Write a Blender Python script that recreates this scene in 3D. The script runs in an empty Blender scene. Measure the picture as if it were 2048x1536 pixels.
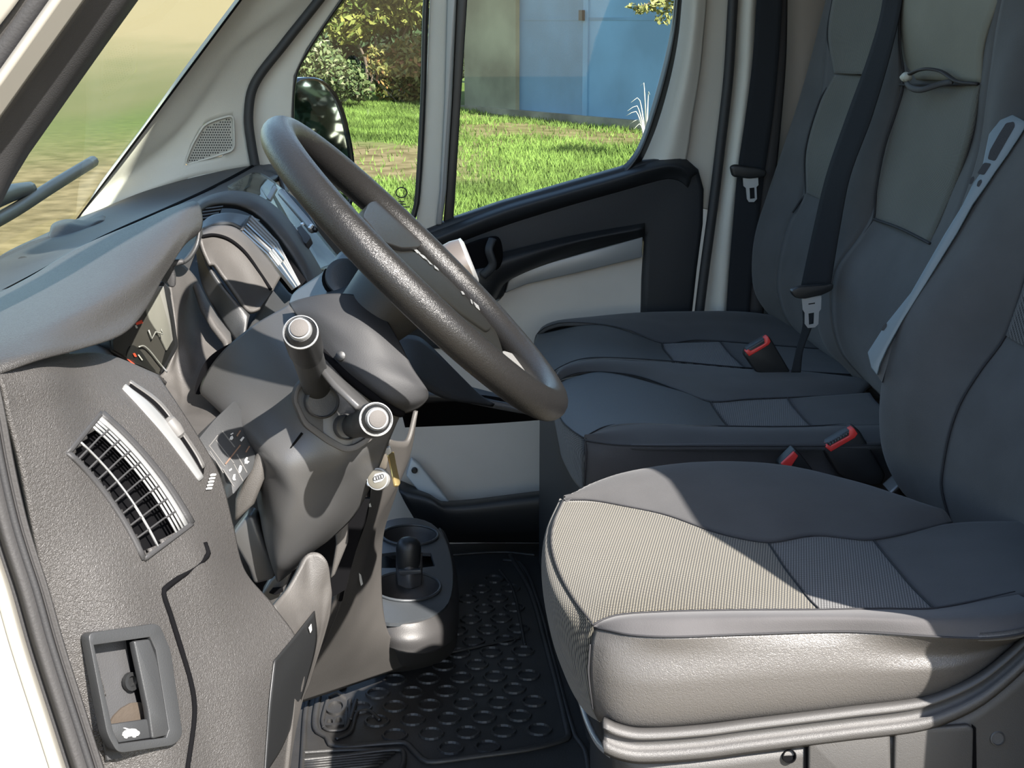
import bpy, bmesh, math, random
import numpy as np
from mathutils import Vector, Matrix
from mathutils.bvhtree import BVHTree
random.seed(7); RNG = np.random.default_rng(7)
SC = bpy.context.scene; COL = SC.collection
# ------------------------------------------------------------------ camera, world, sun, exposure
# metres; X runs to the rear of the van, Y from the open driver's side to the passenger door, Z up, 0 = cab floor
FPX = 2900.0
PITCH = math.atan(.2493); YAW = math.asin(.0797)
CAM = Vector((0, 0, 1.0))
cd = bpy.data.cameras.new('camera'); cam = bpy.data.objects.new('camera', cd); COL.objects.link(cam)
cam.location = CAM; cam.rotation_euler = (math.pi/2 - PITCH, 0, -YAW)
cd.sensor_width = 36; cd.lens = 36*FPX/2048; cd.clip_start = .05; cd.clip_end = 600
SC.camera = cam
SUN_AZ, SUN_EL = math.radians(30), math.radians(41)
w = bpy.data.worlds.new('sky'); SC.world = w; w.use_nodes = True
nt = w.node_tree; bg = nt.nodes['Background']; sky = nt.nodes.new('ShaderNodeTexSky')
sky.sky_type = 'NISHITA'; sky.sun_disc = False; sky.sun_elevation = SUN_EL
sky.sun_rotation = math.pi - SUN_AZ
nt.links.new(sky.outputs['Color'], bg.inputs['Color']); bg.inputs['Strength'].default_value = .25
sd = bpy.data.lights.new('sun', 'SUN'); sun = bpy.data.objects.new('sun', sd); COL.objects.link(sun)
sd.energy = 11.0; sd.angle = .0093; sd.color = (1.0, .94, .87)
SUND = Vector((-math.sin(SUN_AZ)*math.cos(SUN_EL), math.cos(SUN_AZ)*math.cos(SUN_EL), -math.sin(SUN_EL)))
sun.rotation_euler = SUND.to_track_quat('-Z', 'Y').to_euler(); sun.location = (2, -3, 4)
vs = SC.view_settings; vs.view_transform = 'Standard'; vs.look = 'None'; vs.exposure = 1.0; vs.gamma = 1; vs.use_curve_mapping = False
# ------------------------------------------------------------------ measuring helpers
FWD = Vector((math.sin(YAW)*math.cos(PITCH), math.cos(YAW)*math.cos(PITCH), -math.sin(PITCH)))
RGT = Vector((math.cos(YAW), -math.sin(YAW), 0)); UPV = RGT.cross(FWD)
def ray(px, py): return FWD + RGT*((px-1024)/FPX) + UPV*((768-py)/FPX)
def P(px, py, Y): d = ray(px, py); return CAM + d*(Y/d.y)
def PZ(px, py, z): d = ray(px, py); return CAM + d*((z-1.0)/d.z)
def PP(px, py, pl):
    d = ray(px, py); o, n = pl; return CAM + d*((o-CAM).dot(n)/d.dot(n))
def plane3(a, b, c):
    n = (b-a).cross(c-a).normalized()
    if n.dot(CAM-a) < 0: n = -n
    return (a, n)
def proj(q):
    d = q-CAM; z = d.dot(FWD); return (1024+FPX*d.dot(RGT)/z, 768-FPX*d.dot(UPV)/z)
def V(p): return p if isinstance(p, Vector) else P(*p)
def inside(x, y, poly):
    r = False; j = len(poly)-1
    for i in range(len(poly)):
        xi, yi = poly[i]; xj, yj = poly[j]
        if (yi > y) != (yj > y) and x < (xj-xi)*(y-yi)/(yj-yi)+xi: r = not r
        j = i
    return r
def crom(pts, n, closed=False):
    pts = [Vector(p) for p in pts]; m = len(pts)
    if m == 1: return pts*n
    seg = m if closed else m-1
    def g(i): return pts[i % m] if closed else (pts[i] if 0 <= i < m else (pts[0]*2-pts[1] if i < 0 else pts[-1]*2-pts[-2]))
    L = [(g(i+1)-g(i)).length for i in range(seg)]; tot = sum(L) or 1
    out = []
    for k in range(n):
        s = tot*k/(n if closed else n-1); i = 0
        while i < seg-1 and s > L[i]: s -= L[i]; i += 1
        t = min(1, s/(L[i] or 1)); a, b, c, d = g(i-1), g(i), g(i+1), g(i+2)
        # finite-difference tangents limited so that long/short neighbours do not overshoot
        t1 = (c-a)*(L[i]/(((b-a).length+L[i]) or 1)); t2 = (d-b)*(L[i]/(((d-c).length+L[i]) or 1))
        h = t*t*(3-2*t)
        out.append(b*(1-h)+c*h + t1*(t*(1-t)**2) - t2*(t*t*(1-t)))
    return out
# ------------------------------------------------------------------ object helpers
def link(name, me, mat=None, parent=None):
    o = bpy.data.objects.new(name, me); COL.objects.link(o)
    if mat: me.materials.append(mat)
    if parent:
        o.parent = parent
        o.matrix_parent_inverse = Matrix.Translation(-parent.location) if parent.type == 'EMPTY' else Matrix()
    return o
def meta(o, label=None, cat=None, group=None, kind=None):
    for k, v in (('label', label), ('category', cat), ('group', group), ('kind', kind)):
        if v: o[k] = v
    return o
def thing(name, loc, label, cat, group=None, kind=None):
    o = bpy.data.objects.new(name, None); COL.objects.link(o); o.location = loc; o.empty_display_size = .05
    return meta(o, label, cat, group, kind)
def mesh(name, vs_, fs, mat, parent=None, smooth=True):
    me = bpy.data.meshes.new(name); me.from_pydata([tuple(v) for v in vs_], [], fs)
    if smooth: me.polygons.foreach_set('use_smooth', [True]*len(me.polygons))
    me.update(); return link(name, me, mat, parent)
def face_cam(me, out):
    """turn the faces to the side the direction out points to"""
    s = sum((p.normal.dot(out)*p.area for p in me.polygons))
    if s < 0: me.flip_normals()
def surf(name, rows, mat, parent=None, thick=.004, nu=28, nv=None, holes=(), out=None, smooth_rows=True, bulge=0):
    """a sheet through rows of measured points, given real thickness away from its visible side"""
    R = [crom([V(p) for p in r], nu) for r in rows]
    nv = nv or max(2, 8*(len(rows)-1)+1)
    cols = [crom([r[i] for r in R], nv) if smooth_rows else R and [r[i] for r in R] for i in range(nu)]
    if not smooth_rows: nv = len(rows)
    vs_ = [cols[i][j] for j in range(nv) for i in range(nu)]
    if bulge:
        c0 = (vs_[nu-1]-vs_[0]).cross(vs_[(nv-1)*nu]-vs_[0]).normalized()
        mid = vs_[(nv//2)*nu+nu//2]
        if c0.dot((CAM-mid) if out is None else Vector(out)) < 0: c0 = -c0
        for j in range(nv):
            for i in range(nu):
                u = i/(nu-1); v = j/(nv-1); vs_[j*nu+i] = vs_[j*nu+i] + c0*(bulge*(1-(2*u-1)**4)*(1-(2*v-1)**4))
    fs = []
    for j in range(nv-1):
        for i in range(nu-1):
            q = (j*nu+i, j*nu+i+1, (j+1)*nu+i+1, (j+1)*nu+i)
            if holes:
                c = sum((vs_[k] for k in q), Vector())/4; x, y = proj(c)
                if any(inside(x, y, h) for h in holes): continue
            fs.append(q)
    o = mesh(name, vs_, fs, mat, parent)
    c = sum(vs_, Vector())/len(vs_)
    face_cam(o.data, (CAM-c) if out is None else Vector(out))
    if thick:
        m = o.modifiers.new('thickness', 'SOLIDIFY'); m.thickness = thick; m.offset = -1; m.use_rim = True
    return o
def plate(name, pts, pl, mat, parent=None, off=0., thick=.004, bevel=0., hole=None, seg=2, smooth=False):
    """polygon of measured outline on a plane (Y number or (origin, normal)), extruded away from its visible side"""
    if not isinstance(pl, tuple): pl = (Vector((0, pl, 0)), Vector((0, -1, 0)))
    pl = (pl[0], pl[1].normalized()); n = pl[1]
    pf = (pl[0]+n*off, n)                                           # the visible face lies on this plane
    A = [p+n*off if isinstance(p, Vector) else PP(p[0], p[1], pf) for p in pts]
    bm = bmesh.new()
    va = [bm.verts.new(p) for p in A]
    if hole:
        H = [p+n*off if isinstance(p, Vector) else PP(p[0], p[1], pf) for p in hole]
        vh = [bm.verts.new(p) for p in H]
        ed = [bm.edges.new((va[i], va[(i+1) % len(va)])) for i in range(len(va))] + [bm.edges.new((vh[i], vh[(i+1) % len(vh)])) for i in range(len(vh))]
        bmesh.ops.triangle_fill(bm, edges=ed, use_beauty=True)
        fs = list(bm.faces)
    else:
        fs = [bm.faces.new(va)]
    for f in fs: f.normal_update()
    for f in fs:
        if f.normal.dot(n) < 0: f.normal_flip()
    if thick:
        vb = {v: bm.verts.new(v.co-n*thick) for v in bm.verts[:]}
        be = [e for e in bm.edges if len(e.link_faces) == 1]
        for f in fs: bm.faces.new([vb[v] for v in reversed(f.verts[:])])
        for e in be:
            f = e.link_faces[0]; a, b = e.verts
            vl = f.verts[:]; i = vl.index(a)
            if vl[(i+1) % len(vl)] is not b: a, b = b, a
            bm.faces.new((b, a, vb[a], vb[b]))
    me = bpy.data.meshes.new(name); bm.to_mesh(me); bm.free()
    if smooth: me.polygons.foreach_set('use_smooth', [True]*len(me.polygons))
    o = link(name, me, mat, parent)
    if bevel:
        m = o.modifiers.new('bevel', 'BEVEL'); m.width = bevel; m.segments = seg; m.limit_method = 'ANGLE'; m.angle_limit = .6; m.harden_normals = False
        me.polygons.foreach_set('use_smooth', [True]*len(me.polygons))
    return o
_bvh = {}
def hit(o, x, y, lift=0.):
    """where the measured sight line meets an object already built"""
    if o.name not in _bvh:
        me = o.data; _bvh[o.name] = BVHTree.FromPolygons([v.co[:] for v in me.vertices], [p.vertices[:] for p in me.polygons])
    d = ray(x, y).normalized(); r = _bvh[o.name].ray_cast(CAM, d)
    if r[0] is None: q = _bvh[o.name].find_nearest(CAM+d*1.3); return q[0]
    return r[0]-d*lift
def hplane(o, *p): return plane3(*[hit(o, x, y) for x, y in p])
def rpoly(pts, r=8, k=4):
    """round the corners of a pixel outline"""
    out = []; n = len(pts)
    for i in range(n):
        a, b, c = (Vector(pts[i-1]), Vector(pts[i]), Vector(pts[(i+1) % n]))
        d1 = (a-b); d2 = (c-b); rr = min(r, d1.length*.45, d2.length*.45)
        s = b+d1.normalized()*rr; e = b+d2.normalized()*rr
        for j in range(k+1):
            t = j/k; q = s*(1-t)**2+b*2*t*(1-t)+e*t*t; out.append((q.x, q.y))
    return out
def smooth_poly(pts, n=40):
    return [(p.x, p.y) for p in crom([Vector((x, y, 0)) for x, y in pts], n, True)]
def circ(cx, cy, rx, ry=None, n=28, rot=0):
    ry = ry or rx; c, s = math.cos(rot), math.sin(rot)
    return [(cx+rx*math.cos(t)*c-ry*math.sin(t)*s, cy+rx*math.cos(t)*s+ry*math.sin(t)*c) for t in [2*math.pi*i/n for i in range(n)]]
def tube(name, pts, r, mat, parent=None, n=40, seg=10, closed=False, flat=None, cap=True):
    pts = crom([V(p) for p in pts], n, closed) if n else [V(p) for p in pts]; m = len(pts)
    rr = r if callable(r) else (lambda t: r)
    vs_, fs = [], []; up = None
    for i, p in enumerate(pts):
        t = ((pts[(i+1) % m]-pts[i-1]) if closed else (pts[min(i+1, m-1)]-pts[max(i-1, 0)])).normalized()
        if up is None:
            up = Vector((0, 0, 1)) if abs(t.z) < .9 else Vector((0, 1, 0))
        s = t.cross(up).normalized(); up = s.cross(t).normalized()
        q = rr(i/(m-1))
        for k in range(seg):
            a = 2*math.pi*k/seg; vs_.append(p+s*(q*math.cos(a))+up*(q*math.sin(a)*(flat or 1)))
    for i in range(m if closed else m-1):
        for k in range(seg):
            a, b = i*seg+k, i*seg+(k+1) % seg; c, d = ((i+1) % m)*seg+k, ((i+1) % m)*seg+(k+1) % seg
            fs.append((a, b, d, c))
    if not closed and cap: fs += [tuple(range(seg))[::-1], tuple(range((m-1)*seg, m*seg))]
    return mesh(name, vs_, fs, mat, parent)
def lathe(name, o, ax, prof, mat, parent=None, seg=32, smooth=True):
    """prof: (radius, distance along ax)"""
    ax = ax.normalized(); s = ax.cross(Vector((0, 0, 1)) if abs(ax.z) < .9 else Vector((1, 0, 0))).normalized(); u = ax.cross(s)
    vs_ = [o+ax*h+s*(r*math.cos(2*math.pi*k/seg))+u*(r*math.sin(2*math.pi*k/seg)) for r, h in prof for k in range(seg)]
    fs = [(i*seg+k, i*seg+(k+1) % seg, (i+1)*seg+(k+1) % seg, (i+1)*seg+k) for i in range(len(prof)-1) for k in range(seg)]
    fs += [tuple(range(seg))[::-1], tuple(range((len(prof)-1)*seg, len(prof)*seg))]
    ob = mesh(name, vs_, fs, mat, parent, smooth)
    if smooth:
        m = ob.modifiers.new('edges', 'EDGE_SPLIT'); m.split_angle = .7
    return ob
def box(name, a, b, mat, parent=None, bevel=.004):
    a, b = Vector(a), Vector(b); x0, y0, z0 = [min(a[i], b[i]) for i in range(3)]; x1, y1, z1 = [max(a[i], b[i]) for i in range(3)]
    vs_ = [(x0, y0, z0), (x1, y0, z0), (x1, y1, z0), (x0, y1, z0), (x0, y0, z1), (x1, y0, z1), (x1, y1, z1), (x0, y1, z1)]
    fs = [(3, 2, 1, 0), (4, 5, 6, 7), (0, 1, 5, 4), (1, 2, 6, 5), (2, 3, 7, 6), (3, 0, 4, 7)]
    o = mesh(name, vs_, fs, mat, parent, False)
    if bevel:
        m = o.modifiers.new('bevel', 'BEVEL'); m.width = bevel; m.segments = 2
    return o
def seam(parent, pts, mat, r=.0012, name='seam', n=60): return tube(name, pts, r, mat, parent, n=n, seg=6)
# ------------------------------------------------------------------ materials
def srgb(r, g, b):
    f = lambda c: (c/255/12.92) if c/255 <= .04045 else ((c/255+.055)/1.055)**2.4
    return (f(r), f(g), f(b), 1)
def mk(name, col, rough=.5, metal=0., bump=0., scale=200., var=0., vscale=6., spec=.5, detail=2., coat=0., sheen=0., dust=None):
    m = bpy.data.materials.new(name); m.use_nodes = True; t = m.node_tree; N = t.nodes; b = N['Principled BSDF']
    col = tuple(col[:3])+(1,)
    b.inputs['Base Color'].default_value = col; b.inputs['Roughness'].default_value = rough; b.inputs['Metallic'].default_value = metal
    b.inputs['Specular IOR Level'].default_value = spec; b.inputs['Coat Weight'].default_value = coat
    b.inputs['Sheen Weight'].default_value = sheen
    tc = N.new('ShaderNodeTexCoord')
    if var or dust:
        n = N.new('ShaderNodeTexNoise'); n.inputs['Scale'].default_value = vscale; n.inputs['Detail'].default_value = 6
        t.links.new(tc.outputs['Object'], n.inputs['Vector'])
        r = N.new('ShaderNodeValToRGB'); r.color_ramp.elements[0].position = .35; r.color_ramp.elements[1].position = .7
        lo = tuple(c*(1-var) for c in col[:3])+(1,); hi = tuple(min(1, c*(1+var)) for c in col[:3])+(1,)
        if dust: hi = tuple(dust)+(1,); r.color_ramp.elements[0].position = .5; r.color_ramp.elements[1].position = .85
        r.color_ramp.elements[0].color = lo; r.color_ramp.elements[1].color = hi
        t.links.new(n.outputs['Fac'], r.inputs['Fac']); t.links.new(r.outputs['Color'], b.inputs['Base Color'])
    if bump:
        v = N.new('ShaderNodeTexNoise'); v.inputs['Scale'].default_value = scale; v.inputs['Detail'].default_value = detail
        t.links.new(tc.outputs['Object'], v.inputs['Vector'])
        bp = N.new('ShaderNodeBump'); bp.inputs['Strength'].default_value = bump; bp.inputs['Distance'].default_value = .001
        t.links.new(v.outputs['Fac'], bp.inputs['Height']); t.links.new(bp.outputs['Normal'], b.inputs['Normal'])
    return m
def leather(name, col, rough, scale, strength, **k):
    """grained plastic or vinyl: cells with creases between them"""
    m = mk(name, col, rough, **k); t = m.node_tree; N = t.nodes; b = N['Principled BSDF']; tc = N['Texture Coordinate']
    v = N.new('ShaderNodeTexVoronoi'); v.feature = 'SMOOTH_F1'; v.inputs['Scale'].default_value = scale
    ns = N.new('ShaderNodeTexNoise'); ns.inputs['Scale'].default_value = scale*.6
    mx = N.new('ShaderNodeMix'); mx.data_type = 'VECTOR'; mx.inputs['Factor'].default_value = .012
    t.links.new(tc.outputs['Object'], ns.inputs['Vector']); t.links.new(tc.outputs['Object'], mx.inputs[4]); t.links.new(ns.outputs['Color'], mx.inputs[5])
    t.links.new(mx.outputs[1], v.inputs['Vector'])
    bp = N.new('ShaderNodeBump'); bp.inputs['Strength'].default_value = strength; bp.inputs['Distance'].default_value = .0012; bp.invert = True
    t.links.new(v.outputs['Distance'], bp.inputs['Height']); t.links.new(bp.outputs['Normal'], b.inputs['Normal'])
    return m
def weave(name, c1, c2, scale, rough=.9, strength=.6, rot=.3):
    """coarse two-tone mesh cloth"""
    m = mk(name, c1, rough, sheen=.15, spec=.2); t = m.node_tree; N = t.nodes; b = N['Principled BSDF']; tc = N['Texture Coordinate']
    mp = N.new('ShaderNodeMapping'); mp.inputs['Rotation'].default_value = (.2, .15, rot); t.links.new(tc.outputs['Object'], mp.inputs['Vector'])
    wv = []
    for d in ('X', 'Y'):
        a = N.new('ShaderNodeTexWave'); a.bands_direction = d; a.inputs['Scale'].default_value = scale; a.inputs['Distortion'].default_value = .25
        t.links.new(mp.outputs['Vector'], a.inputs['Vector']); wv.append(a)
    mu = N.new('ShaderNodeMath'); mu.operation = 'MULTIPLY'
    t.links.new(wv[0].outputs['Fac'], mu.inputs[0]); t.links.new(wv[1].outputs['Fac'], mu.inputs[1])
    n = N.new('ShaderNodeTexNoise'); n.inputs['Scale'].default_value = 9; n.inputs['Detail'].default_value = 5; t.links.new(tc.outputs['Object'], n.inputs['Vector'])
    r = N.new('ShaderNodeValToRGB'); r.color_ramp.elements[0].color = tuple(c2)+(1,); r.color_ramp.elements[1].color = tuple(c1)+(1,)
    r.color_ramp.elements[0].position = .05; r.color_ramp.elements[1].position = .55
    t.links.new(mu.outputs[0], r.inputs['Fac'])
    mx = N.new('ShaderNodeMix'); mx.data_type = 'RGBA'; mx.blend_type = 'MULTIPLY'; mx.inputs['Factor'].default_value = .35
    t.links.new(r.outputs['Color'], mx.inputs[6]); t.links.new(n.outputs['Fac'], mx.inputs[7]); t.links.new(mx.outputs[2], b.inputs['Base Color'])
    bp = N.new('ShaderNodeBump'); bp.inputs['Strength'].default_value = strength; bp.inputs['Distance'].default_value = .0008
    t.links.new(mu.outputs[0], bp.inputs['Height']); t.links.new(bp.outputs['Normal'], b.inputs['Normal'])
    return m
def glass(name, tint=(1, 1, 1), refl=.5):
    """thin automotive pane: see-through with a mirror-like film of reflection"""
    m = bpy.data.materials.new(name); m.use_nodes = True; t = m.node_tree; N = t.nodes; N.remove(N['Principled BSDF'])
    tr = N.new('ShaderNodeBsdfTransparent'); tr.inputs['Color'].default_value = tint+(1,)
    gl = N.new('ShaderNodeBsdfGlossy'); gl.inputs['Roughness'].default_value = .01
    fr = N.new('ShaderNodeFresnel'); fr.inputs['IOR'].default_value = 1.45
    ml = N.new('ShaderNodeMath'); ml.operation = 'MULTIPLY'; ml.inputs[1].default_value = refl
    ge = N.new('ShaderNodeNewGeometry'); fm = N.new('ShaderNodeMix'); t.links.new(ge.outputs['Backfacing'], fm.inputs['Factor']); t.links.new(fr.outputs['Fac'], fm.inputs[2]); fm.inputs[3].default_value = 0; t.links.new(fm.outputs[0], ml.inputs[0])
    mx = N.new('ShaderNodeMixShader'); t.links.new(ml.outputs[0], mx.inputs['Fac']); t.links.new(tr.outputs[0], mx.inputs[1]); t.links.new(gl.outputs[0], mx.inputs[2])
    t.links.new(mx.outputs[0], N['Material Output'].inputs['Surface']); return m
M = {}
M['grain'] = leather('grained dash plastic', (.038, .036, .0345), .52, 520, .8)
M['grain_fine'] = leather('fine grained plastic', (.029, .028, .027), .46, 560, .6, spec=.38)
M['dash'] = mk('dark dash plastic', (.034, .034, .035), .55, spec=.35, bump=.3, scale=900, var=.12, vscale=14)
M['dash_dusty'] = mk('dusty dash plastic', (.044, .041, .038), .6, bump=.3, scale=900, var=.18, vscale=30)
M['shroud'] = mk('satin column plastic', (.042, .042, .042), .36, bump=.12, scale=1200)
M['cover'] = mk('matt black plastic', (.020, .021, .022), .5, bump=.15, scale=900)
M['black'] = mk('black plastic', (.009, .0095, .010), .45, bump=.1, scale=700)
M['deep'] = mk('deep black', (.003, .003, .0035), .9, spec=.05)
M['rubber'] = mk('black rubber seal', (.016, .016, .017), .65, bump=.2, scale=500)
M['rubber_grey'] = mk('weathered rubber seal', (.026, .025, .025), .6, bump=.25, scale=400)
M['chrome'] = mk('satin chrome', (.55, .56, .55), .3, metal=1.)
M['silver'] = mk('silver plastic', (.22, .225, .225), .42, metal=.3)
M['steel'] = mk('bright steel', (.72, .74, .75), .3, metal=.8)
M['brass'] = mk('brass', (.62, .48, .22), .32, metal=.9)
M['white_paint'] = mk('cream body paint', (.21, .20, .175), .35, coat=.3)
M['beige'] = mk('beige trim plastic', (.42, .40, .355), .6, bump=.2, scale=700, var=.04)
M['beige_cloth'] = mk('beige door panel', (.40, .375, .335), .7, bump=.25, scale=600, var=.05)
M['card'] = leather('charcoal door plastic', (.014, .0155, .018), .55, 500, .2, spec=.35)
M['card_dark'] = mk('black door plastic', (.008, .0088, .010), .5, bump=.15, scale=600)
M['wheel'] = leather('steering wheel skin', (.0105, .0102, .010), .31, 650, .30, spec=.3)
M['wheel_pad'] = mk('wheel pad plastic', (.0085, .0085, .0075), .55, bump=.2, scale=800, spec=.10)
M['vinyl'] = leather('grey seat vinyl', (.060, .0565, .053), .42, 520, .35, spec=.5)
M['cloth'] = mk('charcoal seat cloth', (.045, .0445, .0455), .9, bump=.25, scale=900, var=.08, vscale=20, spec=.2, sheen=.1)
M['cloth_back'] = mk('brightened backrest cloth', (.066, .067, .068), .9, bump=.25, scale=900, var=.08, vscale=20, spec=.2, sheen=.1)  # seat cloth made lighter, brighter ambient light put into its colour
M['cloth_lit'] = mk('sunlit tone seat cloth', (.055, .053, .054), .9, bump=.25, scale=900, var=.06, vscale=20, spec=.2, sheen=.1)  # lighter copy of the charcoal cloth, sunlight put into its colour
M['mesh'] = weave('grey mesh seat cloth', (.185, .166, .122), (.014, .0135, .012), 120)
M['mesh_dark'] = weave('dark mesh seat cloth', (.15, .15, .148), (.022, .022, .023), 120)
M['mesh_back'] = weave('grey green mesh seat cloth', (.14, .14, .12), (.08, .08, .07), 200, strength=.3)
M['seam'] = mk('seam thread', (.012, .012, .014), .8)
M['seat_plastic'] = leather('grey seat base plastic', (.040, .0385, .037), .55, 650, .25)
M['belt'] = mk('black webbing', (.012, .013, .015), .85, bump=.4, scale=300, spec=.15)
M['belt_brown'] = mk('dark webbing', (.022, .020, .020), .75, bump=.4, scale=300)
M['red'] = mk('red release button', (.55, .035, .03), .4)
M['mat'] = mk('rubber floor mat', (.020, .0195, .019), .5, bump=.3, scale=300, var=.3, vscale=9)
M['carpet'] = mk('dark brown carpet', (.020, .018, .017), .95, bump=.6, scale=500)
M['grey_panel'] = mk('worn grey console plastic', (.048, .045, .042), .6, bump=.2, scale=800, var=.12, vscale=12)
M['console'] = mk('console plastic', (.030, .029, .029), .5, bump=.2, scale=900)
M['console_top'] = mk('console tray plastic', (.036, .040, .044), .42, bump=.15, scale=900)
M['bulkhead'] = mk('beige bulkhead trim', (.24, .205, .175), .8, bump=.2, scale=300)
M['headliner'] = mk('headliner', (.40, .39, .36), .9)
M['white_mark'] = mk('white print', (.30, .30, .29), .5)
M['red_mark'] = mk('orange red dial print', (.45, .05, .025), .5)
M['line'] = mk('moulded line', (.085, .083, .08), .5)
M['tan_mark'] = mk('tan print', (.10, .06, .04), .6)
M['pane'] = glass('side glass', (.92, .96, .94), .6)
M['screen'] = glass('windscreen glass', (.90, .94, .90), .16)
M['clear'] = glass('clear plastic', (.90, .90, .87), .4)
# ================================================================== outdoors: ground, field, garage, shrubs
SLOPE = .0135
def gz(y): return -.62+max(0, y-3)*SLOPE
def hill(x, y): u = min(1, max(0, (-x-5)/10)); return max(0, y-35)*.030*u*u*(3-2*u)
def ground_mat():
    m = mk('meadow', (.10, .20, .03), .95, spec=.1); t = m.node_tree; N = t.nodes; b = N['Principled BSDF']
    tc = N.new('ShaderNodeTexCoord')
    def noise(sc, d=6):
        n = N.new('ShaderNodeTexNoise'); n.inputs['Scale'].default_value = sc; n.inputs['Detail'].default_value = d; t.links.new(tc.outputs['Object'], n.inputs['Vector']); return n
    def ramp(src, c0, c1, p0, p1):
        r = N.new('ShaderNodeValToRGB'); r.color_ramp.elements[0].color = c0+(1,); r.color_ramp.elements[1].color = c1+(1,)
        r.color_ramp.elements[0].position = p0; r.color_ramp.elements[1].position = p1; t.links.new(src, r.inputs['Fac']); return r
    def mix(fac, a, c):
        x = N.new('ShaderNodeMix'); x.data_type = 'RGBA'; t.links.new(fac, x.inputs['Factor']); t.links.new(a, x.inputs[6]); t.links.new(c, x.inputs[7]); return x.outputs[2]
    g = ramp(noise(7.).outputs['Fac'], (.035, .062, .010), (.085, .12, .024), .3, .72)
    d = ramp(noise(4.).outputs['Fac'], (.055, .042, .015), (.165, .128, .068), .3, .7)
    nf = noise(1., 8); mf = N.new('ShaderNodeMapping'); mf.inputs['Scale'].default_value = (.5, .10, .5); t.links.new(tc.outputs['Object'], mf.inputs['Vector']); t.links.new(mf.outputs[0], nf.inputs['Vector'])
    spf = N.new('ShaderNodeSeparateXYZ'); t.links.new(tc.outputs['Object'], spf.inputs[0])
    yf = N.new('ShaderNodeMapRange'); yf.inputs['From Min'].default_value = 20; yf.inputs['From Max'].default_value = 85; t.links.new(spf.outputs['Y'], yf.inputs['Value'])
    af = N.new('ShaderNodeMath'); af.operation = 'MULTIPLY_ADD'; af.inputs[1].default_value = .55; t.links.new(nf.outputs['Fac'], af.inputs[0]); t.links.new(yf.outputs[0], af.inputs[2])
    f = ramp(af.outputs[0], (.066, .072, .025), (.165, .132, .072), .25, .95)
    # worn earth track between the van and the garage, dry field further on
    sp = N.new('ShaderNodeSeparateXYZ'); t.links.new(tc.outputs['Object'], sp.inputs[0])
    n2 = noise(.55); 
    def band(axis, c, wd, amp):
        a = N.new('ShaderNodeMath'); a.operation = 'MULTIPLY_ADD'; a.inputs[1].default_value = amp; t.links.new(n2.outputs['Fac'], a.inputs[0]); t.links.new(sp.outputs[axis], a.inputs[2])
        s = N.new('ShaderNodeMath'); s.operation = 'SUBTRACT'; s.inputs[1].default_value = c+amp*.5; t.links.new(a.outputs[0], s.inputs[0])
        ab = N.new('ShaderNodeMath'); ab.operation = 'ABSOLUTE'; t.links.new(s.outputs[0], ab.inputs[0])
        mr = N.new('ShaderNodeMapRange'); mr.inputs['From Min'].default_value = wd; mr.inputs['From Max'].default_value = wd*.6; t.links.new(ab.outputs[0], mr.inputs['Value']); return mr.outputs[0]
    tr = band('Y', 15.9, 2.3, 1.6)
    mrx = N.new('ShaderNodeMapRange'); mrx.inputs['From Min'].default_value = 1.6; mrx.inputs['From Max'].default_value = .1; t.links.new(sp.outputs['X'], mrx.inputs['Value'])
    mul = N.new('ShaderNodeMath'); mul.operation = 'MULTIPLY'; t.links.new(tr, mul.inputs[0]); t.links.new(mrx.outputs[0], mul.inputs[1])
    tr2 = band('Y', 19.6, 3.0, 2.4)
    mxr = N.new('ShaderNodeMapRange'); mxr.inputs['From Min'].default_value = .3; mxr.inputs['From Max'].default_value = 1.1; t.links.new(sp.outputs['X'], mxr.inputs['Value'])
    t2m = N.new('ShaderNodeMath'); t2m.operation = 'MULTIPLY'; t.links.new(tr2, t2m.inputs[0]); t.links.new(mxr.outputs[0], t2m.inputs[1]); tr2 = t2m.outputs[0]
    mx2 = N.new('ShaderNodeMath'); mx2.operation = 'MAXIMUM'; t.links.new(mul.outputs[0], mx2.inputs[0])
    h2 = N.new('ShaderNodeMath'); h2.operation = 'MULTIPLY'; h2.inputs[1].default_value = .75; t.links.new(tr2, h2.inputs[0]); t.links.new(h2.outputs[0], mx2.inputs[1])
    xm = N.new('ShaderNodeMapRange'); xm.inputs['From Min'].default_value = -3.4; xm.inputs['From Max'].default_value = -2.6; t.links.new(sp.outputs['X'], xm.inputs['Value'])
    mx3 = N.new('ShaderNodeMath'); mx3.operation = 'MULTIPLY'; t.links.new(mx2.outputs[0], mx3.inputs[0]); t.links.new(xm.outputs[0], mx3.inputs[1])
    yn = N.new('ShaderNodeMapRange'); yn.inputs['From Min'].default_value = 8.5; yn.inputs['From Max'].default_value = 5.5; t.links.new(sp.outputs['Y'], yn.inputs['Value'])  # unseen bare earth beside the van, added to make bounced light less green
    yl = N.new('ShaderNodeMapRange'); yl.inputs['From Min'].default_value = 21; yl.inputs['From Max'].default_value = 15; t.links.new(sp.outputs['Y'], yl.inputs['Value'])
    xl = N.new('ShaderNodeMapRange'); xl.inputs['From Min'].default_value = -1.0; xl.inputs['From Max'].default_value = -1.8; t.links.new(sp.outputs['X'], xl.inputs['Value'])
    lm = N.new('ShaderNodeMath'); lm.operation = 'MULTIPLY'; t.links.new(yl.outputs[0], lm.inputs[0]); t.links.new(xl.outputs[0], lm.inputs[1])
    mxl = N.new('ShaderNodeMath'); mxl.operation = 'MAXIMUM'; t.links.new(mx3.outputs[0], mxl.inputs[0]); t.links.new(lm.outputs[0], mxl.inputs[1]); mx3 = mxl
    mx4 = N.new('ShaderNodeMath'); mx4.operation = 'MAXIMUM'; t.links.new(mx3.outputs[0], mx4.inputs[0]); t.links.new(yn.outputs[0], mx4.inputs[1])
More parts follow.
